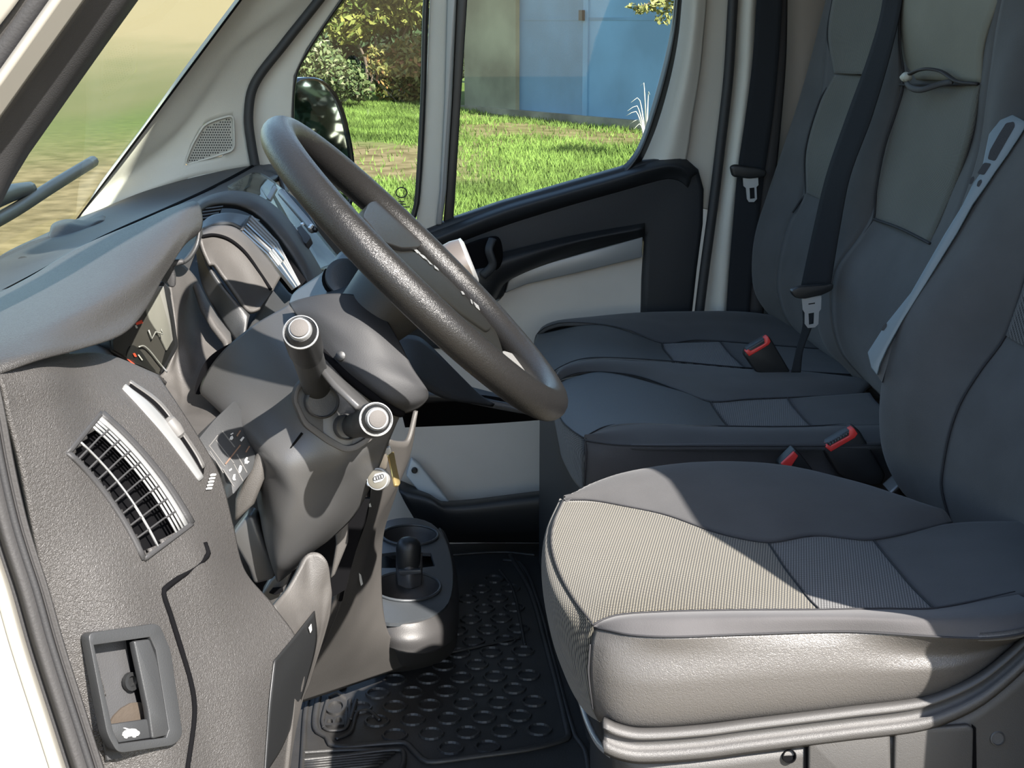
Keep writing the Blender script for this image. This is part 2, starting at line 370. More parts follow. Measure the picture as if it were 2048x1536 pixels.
    col = mix(mx4.outputs[0], g.outputs[0], d.outputs[0])
    fy = N.new('ShaderNodeMapRange'); fy.inputs['From Min'].default_value = 12; fy.inputs['From Max'].default_value = 24
    fx = N.new('ShaderNodeMapRange'); fx.inputs['From Min'].default_value = -2.6; fx.inputs['From Max'].default_value = -4.4
    t.links.new(sp.outputs['Y'], fy.inputs['Value']); t.links.new(sp.outputs['X'], fx.inputs['Value'])
    fm = N.new('ShaderNodeMath'); fm.operation = 'MULTIPLY'; t.links.new(fy.outputs[0], fm.inputs[0]); t.links.new(fx.outputs[0], fm.inputs[1])
    t.links.new(mix(fm.outputs[0], col, f.outputs[0]), b.inputs['Base Color'])
    return m
xs = [-200, -140, -90, -60, -40, -28, -20, -16, -13, -10, -8, -6.5, -5, -2, 0, 4, 8, 20, 60, 160]; ys = [-40, -10, 0, 3, 8, 14, 25, 35, 42, 50, 62, 80, 100, 130, 180, 240, 320]
nx_ = len(xs); gv = [(x, y, gz(y)+hill(x, y)) for y in ys for x in xs]
gf = [(j*nx_+i, j*nx_+i+1, (j+1)*nx_+i+1, (j+1)*nx_+i) for j in range(len(ys)-1) for i in range(nx_-1)]
g = mesh('ground', gv, gf, ground_mat()); meta(g, 'grassy meadow ground with a worn earth track and bare earth added by the van for its bounce', 'ground', kind='structure')
# grass blades on the near strip of meadow, seen through the passenger side windows
gm = mk('grass blades', (.088, .135, .027), .8, var=.5, vscale=1.3, spec=.15)
def blades(name, n, x0, x1, y0, y1, hmin, hmax, label, keep=None):
    X = RNG.uniform(0, 1, n); Y = y0+(y1-y0)*RNG.uniform(0, 1, n)**.8
    X = (x0+(x1-x0)*X)*Y/y1
    Z = -.62+np.maximum(0, Y-3)*SLOPE; H = RNG.uniform(hmin, hmax, n); A = RNG.uniform(0, 6.283, n); L = RNG.uniform(-.6, .6, (n, 2))
    wd = .006+.0006*Y/4
    v = np.empty((n, 3, 3)); dx, dy = np.cos(A)*wd, np.sin(A)*wd
    v[:, 0] = np.stack([X-dx, Y-dy, Z], 1); v[:, 1] = np.stack([X+dx, Y+dy, Z], 1); v[:, 2] = np.stack([X+L[:, 0]*H, Y+L[:, 1]*H, Z+H], 1)
    if keep is not None: v = v[keep(X, Y)]; n = len(v)
    me = bpy.data.meshes.new(name); me.vertices.add(n*3); me.loops.add(n*3); me.polygons.add(n)
    me.vertices.foreach_set('co', v.ravel()); me.loops.foreach_set('vertex_index', np.arange(n*3)); me.polygons.foreach_set('loop_start', np.arange(n)*3)
    me.update(); me.validate(); o = link(name, me, gm); return meta(o, label, 'grass', kind='stuff')
blades('grass', 110000, -2.9, 5.4, 9.5, 27., .03, .085, 'short green grass growing between the van and the garage',
       lambda X, Y: (RNG.uniform(0, 1, len(X)) > .97*np.clip((2.5-np.abs(Y-15.9+.5*np.sin(X*2)))/.8, 0, 1)*np.clip((1.7-X)/1.2, 0, 1)) & (RNG.uniform(0, 1, len(X)) > .93*np.clip((3.0-np.abs(Y-19.9+.4*np.sin(X*3)))/.8, 0, 1)*np.clip((X-.4)/.6, 0, 1)*np.where(np.sin(Y*2.1+X*1.3+np.sin(X*2.7)) > .55, .45, 1.))
       & ~((X > 1.0) & (Y > 22.07-(X-1.86)*1.8-.1)))
# garage: wall pier and two tall blue steel doors standing at an angle
G0 = Vector((1.86, 22.07, gz(22.07))); G1 = Vector((3.42, 19.26, gz(19.26))); gd = Vector((G1.x-G0.x, G1.y-G0.y, 0)).normalized(); gn = Vector((-gd.y, gd.x, 0))
if gn.dot(CAM-G0) < 0: gn = -gn
gpl = (G0, gn)
gar = thing('garage', (G0.x, G0.y, G0.z), 'pale garage with tall blue steel double doors across the grass', 'garage')
wall_m = mk('stained grey green render', (.17, .17, .11), .9, bump=.4, scale=12, var=.35, vscale=1.1)
blue_m = mk('faded blue steel door', (.085, .175, .255), .55, var=.22, vscale=.8, bump=.05, scale=6)
blue_m2 = mk('pale faded blue steel door', (.105, .215, .31), .55, var=.2, vscale=.9, bump=.05, scale=6)
def gbox(name, a0, a1, z0, z1, n0, n1, mat, parent):
    c = [G0+gd*a+gn*nn for a, nn in ((a0, n0), (a1, n0), (a1, n1), (a0, n1))]
    vs_ = [Vector((p.x, p.y, G0.z+z)) for z in (z0, z1) for p in c]
    fs = [(3, 2, 1, 0), (4, 5, 6, 7), (0, 1, 5, 4), (1, 2, 6, 5), (2, 3, 7, 6), (3, 0, 4, 7)]
    o = mesh(name, vs_, fs, mat, parent, False); o.data.update(); bm = bmesh.new(); bm.from_mesh(o.data); bmesh.ops.recalc_face_normals(bm, faces=bm.faces); bm.to_mesh(o.data); bm.free(); return o
a_seam = (PP(1170, 150, gpl)-G0).dot(gd)
gbox('wall', -1.45, 0, -.3, 3.4, .05, -4, wall_m, gar)
gbox('lintel', 0, 5.2, 2.9, 3.4, .05, -4, wall_m, gar)
gbox('wall', 5.2, 6.2, -.3, 3.4, .05, -4, wall_m, gar)
d1 = gbox('door', .0, a_seam-.012, .03, 2.9, -.02, -.08, blue_m, gar)
d2 = gbox('door', a_seam+.012, 5.2, -.03, 2.9, -.02, -.08, blue_m2, gar)
zl = (PP(1170, 38, gpl)-G0).z
for a0, a1, d in ((0, a_seam-.012, d1), (a_seam+.012, 5.2, d2)):
    gbox('panel_joint', a0, a1, zl-.02, zl+.02, -.015, -.03, blue_m, d)
gbox('door_stile', a_seam-.06, a_seam+.05, .0, 2.9, .0, -.03, blue_m2, d2)
gbox('lock', a_seam-.1, a_seam-.02, zl-.02, zl+.12, .05, -.02, M['black'], d1)
gbox('plinth', -1.5, 6.2, -.25, .09, .10, -.02, mk('garage plinth', (.16, .15, .10), .9, bump=.3, scale=14, var=.4, vscale=2), gar)
roof = gbox('roof', -1.7, 6.5, 3.4, 3.6, .35, -4.2, mk('garage roof', (.2, .12, .09), .8), gar)
# shrubs
def leafmat(name, a, b, c=None):
    m = mk(name, a, .7, spec=.25); t = m.node_tree; N = t.nodes
    oi = N.new('ShaderNodeNewGeometry'); r = N.new('ShaderNodeValToRGB')
    r.color_ramp.elements[0].color = tuple(a)+(1,); r.color_ramp.elements[1].color = tuple(b)+(1,)
    if c: e = r.color_ramp.elements.new(.82); e.color = tuple(b)+(1,); r.color_ramp.elements[-1].color = tuple(c)+(1,)
    t.links.new(oi.outputs['Random Per Island'], r.inputs['Fac']); t.links.new(r.outputs['Color'], N['Principled BSDF'].inputs['Base Color']); return m
bark = mk('bark', (.09, .065, .045), .9, bump=.5, scale=40)
def foliage(name, blobs, n, size, mat, parent):
    v, f = [], []; tot = sum(r[1]**2 for r in blobs)
    for c, r, sq in blobs:
        for k in range(int(n*r*r/tot)):
            d = Vector(RNG.normal(size=3)).normalized()*(r*RNG.uniform(.55, 1.05)); d.z *= sq
            p = Vector(c)+d; s = size*RNG.uniform(.6, 1.3); q = Vector(RNG.normal(size=3)).normalized(); e = q.cross(Vector(RNG.normal(size=3))).normalized()
            i = len(v); v += [p-q*s, p+e*s*.45+Vector((0, 0, s*.1)), p+q*s, p-e*s*.45]; f.append((i, i+1, i+2, i+3))
    o = mesh(name, v, f, mat, parent, False); o['kind'] = 'stuff'; return o
def shrub(name, base, blobs, n, size, mat, label, cat='shrub', group=None, stems=3):
    t = thing(name, base, label, cat, group); foliage('foliage', blobs, n, size, mat, t)
    for k in range(stems):
        c = blobs[k % len(blobs)][0]; tube('stem', [Vector(base)+Vector((RNG.uniform(-.1, .1), 0, -.05)), (Vector(base)+Vector(c))/2+Vector((RNG.uniform(-.15, .15), 0, 0)), Vector(c)], lambda u: .04-.025*u, bark, t, n=8, seg=6)
    return t
autumn = leafmat('autumn hedge leaves', (.03, .05, .010), (.15, .13, .035), (.15, .05, .025))
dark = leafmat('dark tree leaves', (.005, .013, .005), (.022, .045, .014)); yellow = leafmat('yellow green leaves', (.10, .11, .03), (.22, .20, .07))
def at(px, py, Y): return tuple(P(px, py, Y))
def gb(px, Y): q = P(px, 300, Y); return (q.x, Y, gz(Y))
shrub('hedge_shrub', gb(815, 25), [(at(800, 165, 25), .46, .8), (at(845, 140, 24.8), .48, .9), (at(830, 110, 25.2), .42, .8), (at(770, 112, 25.2), .34, .6), (at(780, 140, 25), .36, .5)], 4200, .06, autumn, 'sunlit hedge shrub with red and yellow leaves beside the garage wall')
shrub('leafy_tree', gb(740, 27.5), [(at(740, 25, 27.5), .66, .6), (at(830, 10, 27.5), .66, .6), (at(700, 60, 27.3), .42, .6), (at(800, -60, 27.5), 1.1, .6), (at(660, -10, 27.5), .55, .7), (at(900, -60, 27.5), .85, .7)], 8000, .08, leafmat('sunlit tree leaves', (.035, .06, .008), (.17, .165, .035)), 'sunlit yellow green tree hanging over the dark hedge', 'tree')
shrub('dark_hedge', gb(720, 31), [(at(690, 105, 31), .9, .8), (at(790, 100, 31), .95, .8), (at(880, 90, 31), .95, .8), (at(600, 100, 31), .95, .8), (at(640, 165, 30), .6, .7), (at(740, 170, 30), .6, .6), (at(830, 170, 30), .6, .6), (at(700, 20, 31), 1.1, .9), (at(820, 10, 31), 1.1, .9), (at(580, 40, 31), 1.1, .9)], 9000, .13, dark, 'dark green hedge in the shade behind the autumn shrub', 'hedge')
shrub('flowering_shrub', gb(665, 24), [(at(650, 145, 24), .42, 1.), (at(690, 160, 23.8), .36, .9), (at(620, 120, 24.1), .40, 1.), (at(715, 175, 23.9), .26, .8)], 3000, .055, leafmat('pale shrub leaves', (.02, .042, .010), (.10, .12, .045), (.20, .19, .12)), 'pale green shrub with light blossom behind the door mirror')
# leafy twig of a tree at the right, and dry spiky plant by the garage door
tw = thing('overhanging_tree', gb(1500, 15.), 'tree branch with yellow green leaves hanging in front of the blue door', 'tree')
tube('branch', [Vector(gb(1500, 15.)), P(1480, 100, 15), P(1420, -20, 15), P(1330, 0, 15), P(1270, 15, 15)], lambda u: .07*(1-u)+.006, bark, tw, n=24, seg=6)
foliage('foliage', [(at(1285, 18, 15), .085, .6), (at(1265, 14, 15), .05, .7), (at(1310, 10, 15), .09, .7), (at(1325, 35, 15), .09, .9), (at(1345, 5, 15), .12, .9), (at(1400, -20, 15), .3, .8)], 900, .035, yellow, tw)
sp_ = thing('spiky_plant', gb(1292, 17.), 'dry spiky plant with pale arching leaves by the garage door', 'plant')
sm_ = mk('dry spiky leaf', (.44, .42, .33), .7)
for (px, py) in ((1255, 222), (1262, 205), (1280, 172), (1252, 232), (1260, 248), (1268, 258), (1300, 190), (1320, 215), (1330, 235)):
    c = Vector(gb(1292, 17.)); c.z += .02; e = P(px, py, 17.0+RNG.uniform(-.15, .15)); mid = (c+e)/2; mid.z = max(mid.z, e.z)+.05
    tube('leaf', [c, mid, e], lambda u: .014*(1-u)+.002, sm_, sp_, n=10, seg=5, flat=.4)
rb_ = PZ(800, 203, gz(25)); rk = lathe('rock', Vector((rb_.x, rb_.y, gz(rb_.y)-.02)), Vector((.1, .1, 1)), [(.16, 0), (.26, .04), (.24, .12), (.13, .19), (.03, .21)], mk('pale rock', (.16, .15, .13), .9, bump=1., scale=10), seg=9, smooth=False)
meta(rk, 'pale rock lying at the foot of the hedge', 'rock')
# line of far trees along the field, seen over the windscreen
for px, Y, h, lb in ((120, 150, 5.5, 'dark tree at the far edge of the field, low in the left of the windscreen'), (330, 160, 6.5, 'dark bushy tree at the far edge of the field, top middle of the windscreen'), (470, 150, 7, 'dark tree at the far edge of the field, close to the far windscreen post')):
    b_ = gb(px, Y); shrub('field_tree', b_, [((b_[0]+dx*h*.45, b_[1]+RNG.uniform(-3, 3), b_[2]+hill(b_[0], b_[1])+h*(.25+.3*abs(dz))), h*.42, .8) for dx, dz in ((-.8, 1), (0, .6), (.8, 1))], 1300, .7, dark, lb, 'tree', stems=1)

shrub('roadside_trees', (46, 11, gz(11)), [((46+dx, 11+dy, gz(11)+z), r, 1.) for dx, dy, z, r in ((0, -6, 2.2, 2.6), (2, -2, 2.8, 3.), (0, 3, 2.4, 2.8), (3, 7, 3., 3.2), (1, 12, 2.3, 2.8), (2, -11, 2.6, 3.), (0, 17, 2.6, 3.))], 5000, .45, dark, 'row of dark trees behind the van, reflected in the door mirror', 'trees')
# ================================================================== the van's shell
YD = 2.74                                                          # inner face of the passenger door
fl = box('floor', (-1.0, 1.0, -.03), (1.1, 2.80, -.012), M['carpet'], bevel=0); meta(fl, 'dark carpeted cab floor', 'floor', kind='structure')
HZ = 1.62
ce = box('ceiling', (.05, 1.0, HZ), (1.1, 2.82, HZ+.05), M['headliner'], bevel=.02); meta(ce, 'pale cab roof lining', 'ceiling', kind='structure')
wr = box('wall_rear', (1.02, 1.0, -.03), (1.06, 2.82, HZ), M['bulkhead'], bevel=0); meta(wr, 'beige bulkhead behind the seats', 'wall', kind='structure')
BX = .594
wl = box('wall_left', (BX+.2, .98, -.6), (1.06, 1.0, HZ+.04), M['white_paint'], bevel=0); meta(wl, 'cream painted body side behind the open doorway', 'wall', kind='structure')
wq = box('wall_right', (.62, 2.79, -.03), (1.06, 2.82, HZ), M['bulkhead'], bevel=0); meta(wq, 'beige side wall behind the far centre post', 'wall', kind='structure')
wf = box('wall_front', (-.80, 1.0, -.03), (-.77, 2.82, .45), M['carpet'], bevel=0); meta(wf, 'dark carpeted firewall behind the dashboard', 'wall', kind='structure')
wk = box('trim_10', (-.80, 2.79, -.03), (-.10, 2.82, .45), M['card_dark'], bevel=0); meta(wk, 'black kick panel at the far end of the dashboard', 'trim', kind='structure')
pz = [(-.6, .575), (.45, .605), (.645, .606), (.78, .57), (.95, .612), (1.10, .668), (1.20, .682), (1.33, .650), (1.45, .575), (1.54, .47), (HZ+.04, .34)]  # front edge of the unseen post, shaped for the shadow line it casts
pv = [(x if k in (0, 3) else .84, y, z) for z, x in pz for k, y in ((0, .975), (1, .975), (2, 1.03), (3, 1.03))]
nb = mesh('trim_1', pv, [(3, 2, 1, 0)]+[tuple(len(pv)-4+i for i in range(4))]+[(j*4+i, j*4+(i+1) % 4, j*4+4+(i+1) % 4, j*4+4+i) for j in range(len(pz)-1) for i in range(4)], M['white_paint'], None, False); meta(nb, 'cream painted door post beside the open doorway', 'door post', kind='structure')
bv_ = nb.modifiers.new('bevel', 'BEVEL'); bv_.width = .015; bv_.segments = 3
hd = box('trim_2', (.10, .96, HZ-.03), (BX+.24, 1.03, HZ+.06), M['white_paint'], bevel=.02); meta(hd, 'cream painted roof rail above the open doorway', 'roof rail', kind='structure')
# open doorway, front edge: cream body flange and grey rubber weather strip
ds = thing('trim_3', tuple(P(60, 1100, 1.03)), 'grey rubber weather strip along the front edge of the open doorway', 'door seal', kind='structure')
zl_ = [(-22, 600), (-12, 690), (0, 760), (14, 830), (32, 930), (57, 1040), (78, 1110), (101, 1180), (132, 1290), (180, 1440), (232, 1600), (290, 1760)]
def shift(pts, d, Y): return [P(x+d, y, Y) for x, y in pts]
surf('seal_lip', [shift(zl_, -2, 1.055), shift(zl_, -18, 1.02), shift(zl_, -26, 1.03)], M['rubber_grey'], ds, .006, nu=50)
surf('seal_bulb', [shift(zl_, -22, 1.035), shift(zl_, -34, 1.005), shift(zl_, -58, .998), shift(zl_, -74, 1.02)], M['rubber_grey'], ds, .006, nu=50)
tube('seal_bead', shift(zl_, -74, 1.012), .004, M['rubber'], ds, n=50)
tube('seal_bead', shift(zl_, -30, 1.006), .003, M['rubber'], ds, n=50)
bp_ = thing('trim_4', tuple(P(0, 1300, 1.0)), 'cream painted body edge of the open doorway', 'body panel', kind='structure')
surf('flange', [shift(zl_, -72, 1.025), shift(zl_, -88, .995), shift(zl_, -112, .99)], M['white_paint'], bp_, .003, nu=50)
surf('body_side', [shift(zl_, -110, .992), shift(zl_, -150, .985), shift(zl_, -260, .97), shift(zl_, -420, .96)], M['white_paint'], bp_, .003, nu=50)
# near windscreen post, leaning over the top left corner
np_ = thing('trim_5', tuple(P(100, 200, 1.05)), 'cream windscreen post with black rubber seals at the open doorway', 'windscreen post', kind='structure')
def dl(*p): return list(p)
surf('post_trim', [[(-160, 850, 1.10), (-60, 560, 1.10), (0, 412, 1.10), (44, 330, 1.10), (104, 243, 1.10), (205, 100, 1.10), (277, 0, 1.10), (420, -200, 1.10), (700, -590, 1.10), (1010, -1000, 1.10), (1390, -1500, 1.10)],
                   [(-170, 830, 1.06), (-75, 540, 1.06), (-10, 390, 1.06), (30, 310, 1.06), (88, 228, 1.06), (188, 86, 1.06), (258, -10, 1.06), (400, -210, 1.06), (680, -600, 1.06), (990, -1010, 1.06), (1370, -1510, 1.06)],
                   [(-230, 800, 1.04), (-130, 470, 1.03), (-60, 330, 1.03), (0, 236, 1.03), (45, 172, 1.03), (110, 82, 1.03), (168, 0, 1.03), (310, -200, 1.03), (590, -590, 1.03), (900, -1000, 1.03), (1280, -1500, 1.03)]], M['dash'], np_, .02, nu=40)
surf('post_paint', [[(-235, 790, 1.015), (-130, 462, 1.005), (-62, 328, 1.005), (0, 238, 1.005), (45, 174, 1.005), (110, 84, 1.005), (170, 0, 1.005), (312, -200, 1.005), (592, -590, 1.005), (902, -1000, 1.005), (1282, -1500, 1.005)],
                    [(-270, 700, 1.00), (-170, 400, .985), (-90, 282, .985), (0, 166, .985), (60, 82, .985), (118, 0, .985), (262, -200, .985), (542, -590, .985), (852, -1000, .985), (1232, -1500, .985)]], M['white_paint'], np_, .006, nu=40)
tube('post_seal', [(-210, 440, 1.002), (-110, 270, 1.002), (0, 108, 1.002), (76, 0, 1.002), (220, -200, 1.002), (500, -590, 1.002), (810, -1000, 1.002), (1190, -1500, 1.002)], .0135, M['rubber'], np_, n=40, seg=12, flat=.8)
tube('post_seal', [(-240, 420, .994), (-130, 250, .994), (0, 62, .994), (44, 0, .994), (180, -200, .994)], .006, M['rubber_grey'], np_, n=40)
surf('post_outer', [[(-260, 400, .98), (-140, 230, .98), (0, 50, .98), (38, 0, .98), (170, -200, .98)], [(-330, 360, .97), (-200, 200, .97), (-60, 0, .97), (60, -200, .97)]], M['white_paint'], np_, .006, nu=30)
# windscreen
ws = thing('window_1', tuple(P(150, 430, 2.2)), 'raked windscreen with a dark edge band', 'windscreen', kind='structure')
wa, wb_, wc = P(158, 432, 2.62), P(480, 0, 2.62), P(0, 505, 1.95)
wpl = plane3(wa, wb_, wc)
W = lambda x, y: PP(x, y, wpl)
A0, A1 = wa, wb_; dn = Vector((0, -1.62, 0)); 
q0 = A0-(A1-A0)*.12; q1 = A0+(A1-A0)*2.1; nrm = (A1-A0).cross(Vector((0, 1, 0))).normalized()
if nrm.x < 0: nrm = -nrm
sl = A1-A0
gp = [q0, q1, q1+Vector((0, -1.55, 0)), q0+Vector((0, -1.55, 0))]
plate('glass', gp, (A0, nrm), M['screen'], ws, thick=.005)
e0 = q0+nrm*.001; e1 = q1+nrm*.001
plate('edge_band', [e0, e1, e1-Vector((0, .022, 0)), e0-Vector((0, .022, 0))], (A0+nrm*.003, nrm), M['deep'], ws, off=.002, thick=.002)
plate('edge_band', [q0+nrm*.003-Vector((0, 1.46, 0)), e1-Vector((0, 1.46, 0)), e1-Vector((0, 1.55, 0)), e0-Vector((0, 1.55, 0))], (A0+nrm*.003, nrm), M['deep'], ws, off=.002, thick=.002)  # unseen near band, added to keep sun from passing above the post
# wiper lying outside on the glass
wp = thing('windscreen_wiper', tuple(P(60, 450, 2.2)), 'dark wiper arm lying low across the outside of the windscreen', 'wiper')
def GW(px, py, o=-.03): q = PP(px, py, (A0, nrm)); return q+nrm*o
tube('blade', [GW(-60, 520), GW(60, 450), GW(140, 395), GW(215, 345)], .010, M['black'], wp, n=20)
tube('arm', [GW(-80, 560, -.045), GW(20, 465, -.05), GW(75, 432, -.05), GW(110, 415, -.045)], lambda u: .017-.006*u, M['black'], wp, n=20)
# passenger side windscreen post trim
pt = thing('trim_6', tuple(P(300, 370, 2.64)), 'beige windscreen post trim on the passenger side', 'windscreen post', kind='structure')
gl_ = [(158, 436, 2.60), (200, 380, 2.61), (300, 243, 2.62), (400, 108, 2.62), (481, 0, 2.62), (640, -215, 2.62)]
sl_ = [(505, 335, 2.70), (500, 290, 2.70), (494, 232, 2.70), (508, 165, 2.70), (560, 90, 2.70), (632, 0, 2.70), (800, -215, 2.70)]
spk = [(369, 330), (384, 290), (408, 250), (430, 240), (467, 230), (469, 300), (420, 316)]
lo = [(160, 440, 2.60), (215, 412, 2.615), (300, 378, 2.64), (400, 350, 2.66), (505, 332, 2.70)]
surf('post_panel', [gl_, [(215, 412, 2.605), (262, 350, 2.645), (345, 260, 2.65), (425, 130, 2.65), (520, 0, 2.65), (680, -215, 2.65)], [(380, 356, 2.655), (400, 300, 2.67), (425, 200, 2.675), (490, 95, 2.675), (585, 0, 2.675), (740, -215, 2.675)], sl_], M['beige'], pt, .01, nu=60, nv=60, holes=[spk])
surf('post_foot', [lo, [(150, 470, 2.58), (300, 440, 2.6), (505, 400, 2.66)]], M['beige'], pt, .006)
spl = plane3(P(369, 330, 2.662), P(467, 230, 2.672), P(469, 300, 2.682))
plate('speaker_grille', rpoly(spk, 10), spl, M['beige'], pt, off=-.004, thick=.004)
# perforations: one dark dimple each
bm = bmesh.new(); n_ = spl[1]
s1 = n_.cross(Vector((0, 1, 0))).normalized(); s2 = n_.cross(s1)
for j in range(19):
    for i in range(22):
        px = 372+i*4.9+(j % 2)*2.4; py = 234+j*5.1
        if inside(px, py, [(376, 328), (390, 292), (411, 256), (432, 246), (462, 236), (463, 297), (420, 311)]):
            c = PP(px, py, spl)+n_*.0005
            bm.faces.new([bm.verts.new(c+s1*(.0014*math.cos(a))+s2*(.0014*math.sin(a))) for a in [k*math.pi/3 for k in range(6)]])
me = bpy.data.meshes.new('grille_holes'); bm.to_mesh(me); bm.free(); o = link('grille_holes', me, M['card'], pt); o['kind'] = 'stuff'
tube('grille_rim', [PP(x, y, spl) for x, y in rpoly(spk, 12)], .0022, M['beige'], pt, n=60, closed=True, seg=6)
# passenger door: post, seals and belt side
bpz = thing('trim_7', tuple(P(1440, 620, 2.72)), 'beige centre post behind the passenger door', 'door post', kind='structure')
surf('post_panel', [[(1450, -120, 2.77), (1438, 0, 2.77), (1430, 150, 2.77), (1412, 300, 2.77), (1392, 450, 2.77), (1372, 640, 2.77), (1355, 800, 2.77)],
                    [(1512, -120, 2.69), (1500, 0, 2.69), (1492, 150, 2.69), (1474, 300, 2.69), (1455, 450, 2.69), (1440, 640, 2.69), (1425, 800, 2.69)],
                    [(1540, -120, 2.72), (1530, 0, 2.72), (1525, 150, 2.72), (1505, 300, 2.72), (1490, 450, 2.72), (1475, 640, 2.72), (1460, 800, 2.72)],
                    [(1680, -120, 2.75), (1680, 0, 2.75), (1675, 150, 2.75), (1660, 300, 2.75), (1650, 450, 2.75), (1640, 640, 2.75), (1630, 800, 2.75)]], M['beige'], bpz, .01, nu=40)
surf('bulkhead_edge', [[(1560, -120, 2.73), (1560, 0, 2.73), (1556, 300, 2.73), (1540, 640, 2.73)], [(1610, -120, 2.70), (1610, 0, 2.70), (1606, 300, 2.70), (1590, 640, 2.70)], [(1720, -120, 2.72), (1720, 0, 2.72), (1720, 300, 2.72), (1700, 640, 2.72)]], M['bulkhead'], bpz, .01, nu=30)
pe = tube('trim_8', [(1475, -120, 2.70), (1466, 0, 2.70), (1457, 150, 2.70), (1440, 300, 2.70), (1424, 430, 2.70), (1411, 525, 2.70), (1398, 630, 2.70), (1380, 800, 2.70)], .0095, M['rubber'], None, n=50, seg=10); meta(pe, 'black rubber seal behind the passenger door', 'door seal', kind='structure')
pf = tube('trim_9', [(800, -215, 2.69), (638, 0, 2.69), (565, 92, 2.69), (508, 170, 2.69), (497, 232, 2.69), (503, 290, 2.69), (511, 335, 2.69), (520, 400, 2.69)], .0088, M['rubber'], None, n=60, seg=10); meta(pf, 'black rubber seal in front of the passenger door', 'door seal', kind='structure')
# ------------------------------------------------------------------ passenger door
door = thing('door_1', tuple(P(1000, 1075, YD)), 'passenger door with charcoal upper panel and beige lower panel', 'door', kind='structure')
qg = [(588, 340), (584, 255), (590, 152), (616, 97), (682, 0), (840, -225), (868, -225), (856, 0), (848, 200), (838, 400), (834, 446), (560, 470), (560, 400)]
mg = [(950, -225), (934, 0), (920, 220), (908, 440), (1000, 405), (1240, 338), (1276, 295), (1300, 222), (1325, 130), (1342, 60), (1350, 0), (1370, -225)]
# frame as separate uprights, each a part
def yframe(name, out, Y, mat, th=.03, bev=.003): return plate(name, out, Y, mat, door, thick=th, bevel=bev)
yframe('front_upright', [(800, -260), (638, 0), (565, 92), (510, 170), (499, 232), (505, 300), (515, 380), (520, 520), (600, 520), (588, 340), (582, 255), (588, 152), (614, 97), (680, 0), (850, -260)], YD-.03, M['beige'])
tube('quarter_glass_seal', [(846, -240, YD-.025), (682, 0, YD-.025), (617, 97, YD-.025), (590, 152, YD-.025), (584, 255, YD-.025), (590, 345, YD-.025), (600, 420, YD-.025)], .0045, M['black'], door, n=50, seg=8)
yframe('divider', [(884, -240), (860, 0), (852, 200), (842, 380), (830, 470), (880, 470), (886, 380), (894, 200), (898, 0), (912, -240)], YD-.03, M['beige'])
plate('divider_strip', [(912, -240), (894, 0), (889, 200), (880, 380), (872, 450), (884, 450), (893, 380), (904, 200), (913, 0), (930, -240)], YD-.045, M['silver'], door, thick=.02, bevel=.003)
tube('divider_seal', [(870, -240, YD-.035), (852, 0, YD-.035), (846, 200, YD-.035), (836, 380, YD-.035), (828, 430, YD-.035), (805, 470, YD-.035)], .0055, M['black'], door, n=30, seg=8)
plate('glass_channel', [(930, -240), (913, 0), (904, 200), (893, 380), (886, 460), (906, 450), (910, 400), (922, 200), (935, 0), (952, -240)], YD-.03, M['black'], door, thick=.025, bevel=.002)
yframe('rear_upright', [(1380, -260), (1360, 0), (1354, 70), (1339, 150), (1314, 240), (1289, 300), (1262, 340), (1300, 400), (1420, 420), (1432, 300), (1451, 150), (1460, 0), (1478, -260)], YD-.02, M['beige'])
surf('rear_upright_flange', [[(1372, -200, YD-.02), (1362, 0, YD-.02), (1356, 70, YD-.02), (1341, 150, YD-.02), (1316, 240, YD-.02), (1290, 300, YD-.02), (1270, 330, YD-.02)],
                             [(1400, -200, YD-.05), (1390, 0, YD-.05), (1384, 70, YD-.05), (1372, 150, YD-.05), (1352, 240, YD-.05), (1338, 300, YD-.05), (1325, 335, YD-.05)],
                             [(1425, -200, YD-.04), (1414, 0, YD-.04), (1408, 70, YD-.04), (1400, 150, YD-.04), (1385, 240, YD-.04), (1377, 300, YD-.04), (1370, 335, YD-.04)]], M['beige'], door, .006, nu=40)
surf('rear_glass_seal', [[(1366, -200, YD-.035), (1348, 0, YD-.035), (1341, 60, YD-.035), (1326, 130, YD-.035), (1301, 220, YD-.035), (1276, 292, YD-.035), (1250, 328, YD-.035), (1225, 345, YD-.035)],
                         [(1376, -200, YD-.05), (1356, 0, YD-.05), (1349, 66, YD-.05), (1334, 140, YD-.05), (1308, 232, YD-.05), (1283, 300, YD-.05), (1262, 332, YD-.05), (1245, 350, YD-.05)],
                         [(1384, -200, YD-.035), (1364, 0, YD-.035), (1357, 72, YD-.035), (1342, 152, YD-.035), (1317, 242, YD-.035), (1292, 305, YD-.035), (1275, 335, YD-.035), (1262, 350, YD-.035)]], M['black'], door, .008, nu=50)
plate('quarter_glass', qg, YD, M['pane'], door, thick=.004)
plate('door_glass', mg, YD, M['pane'], door, thick=.004)
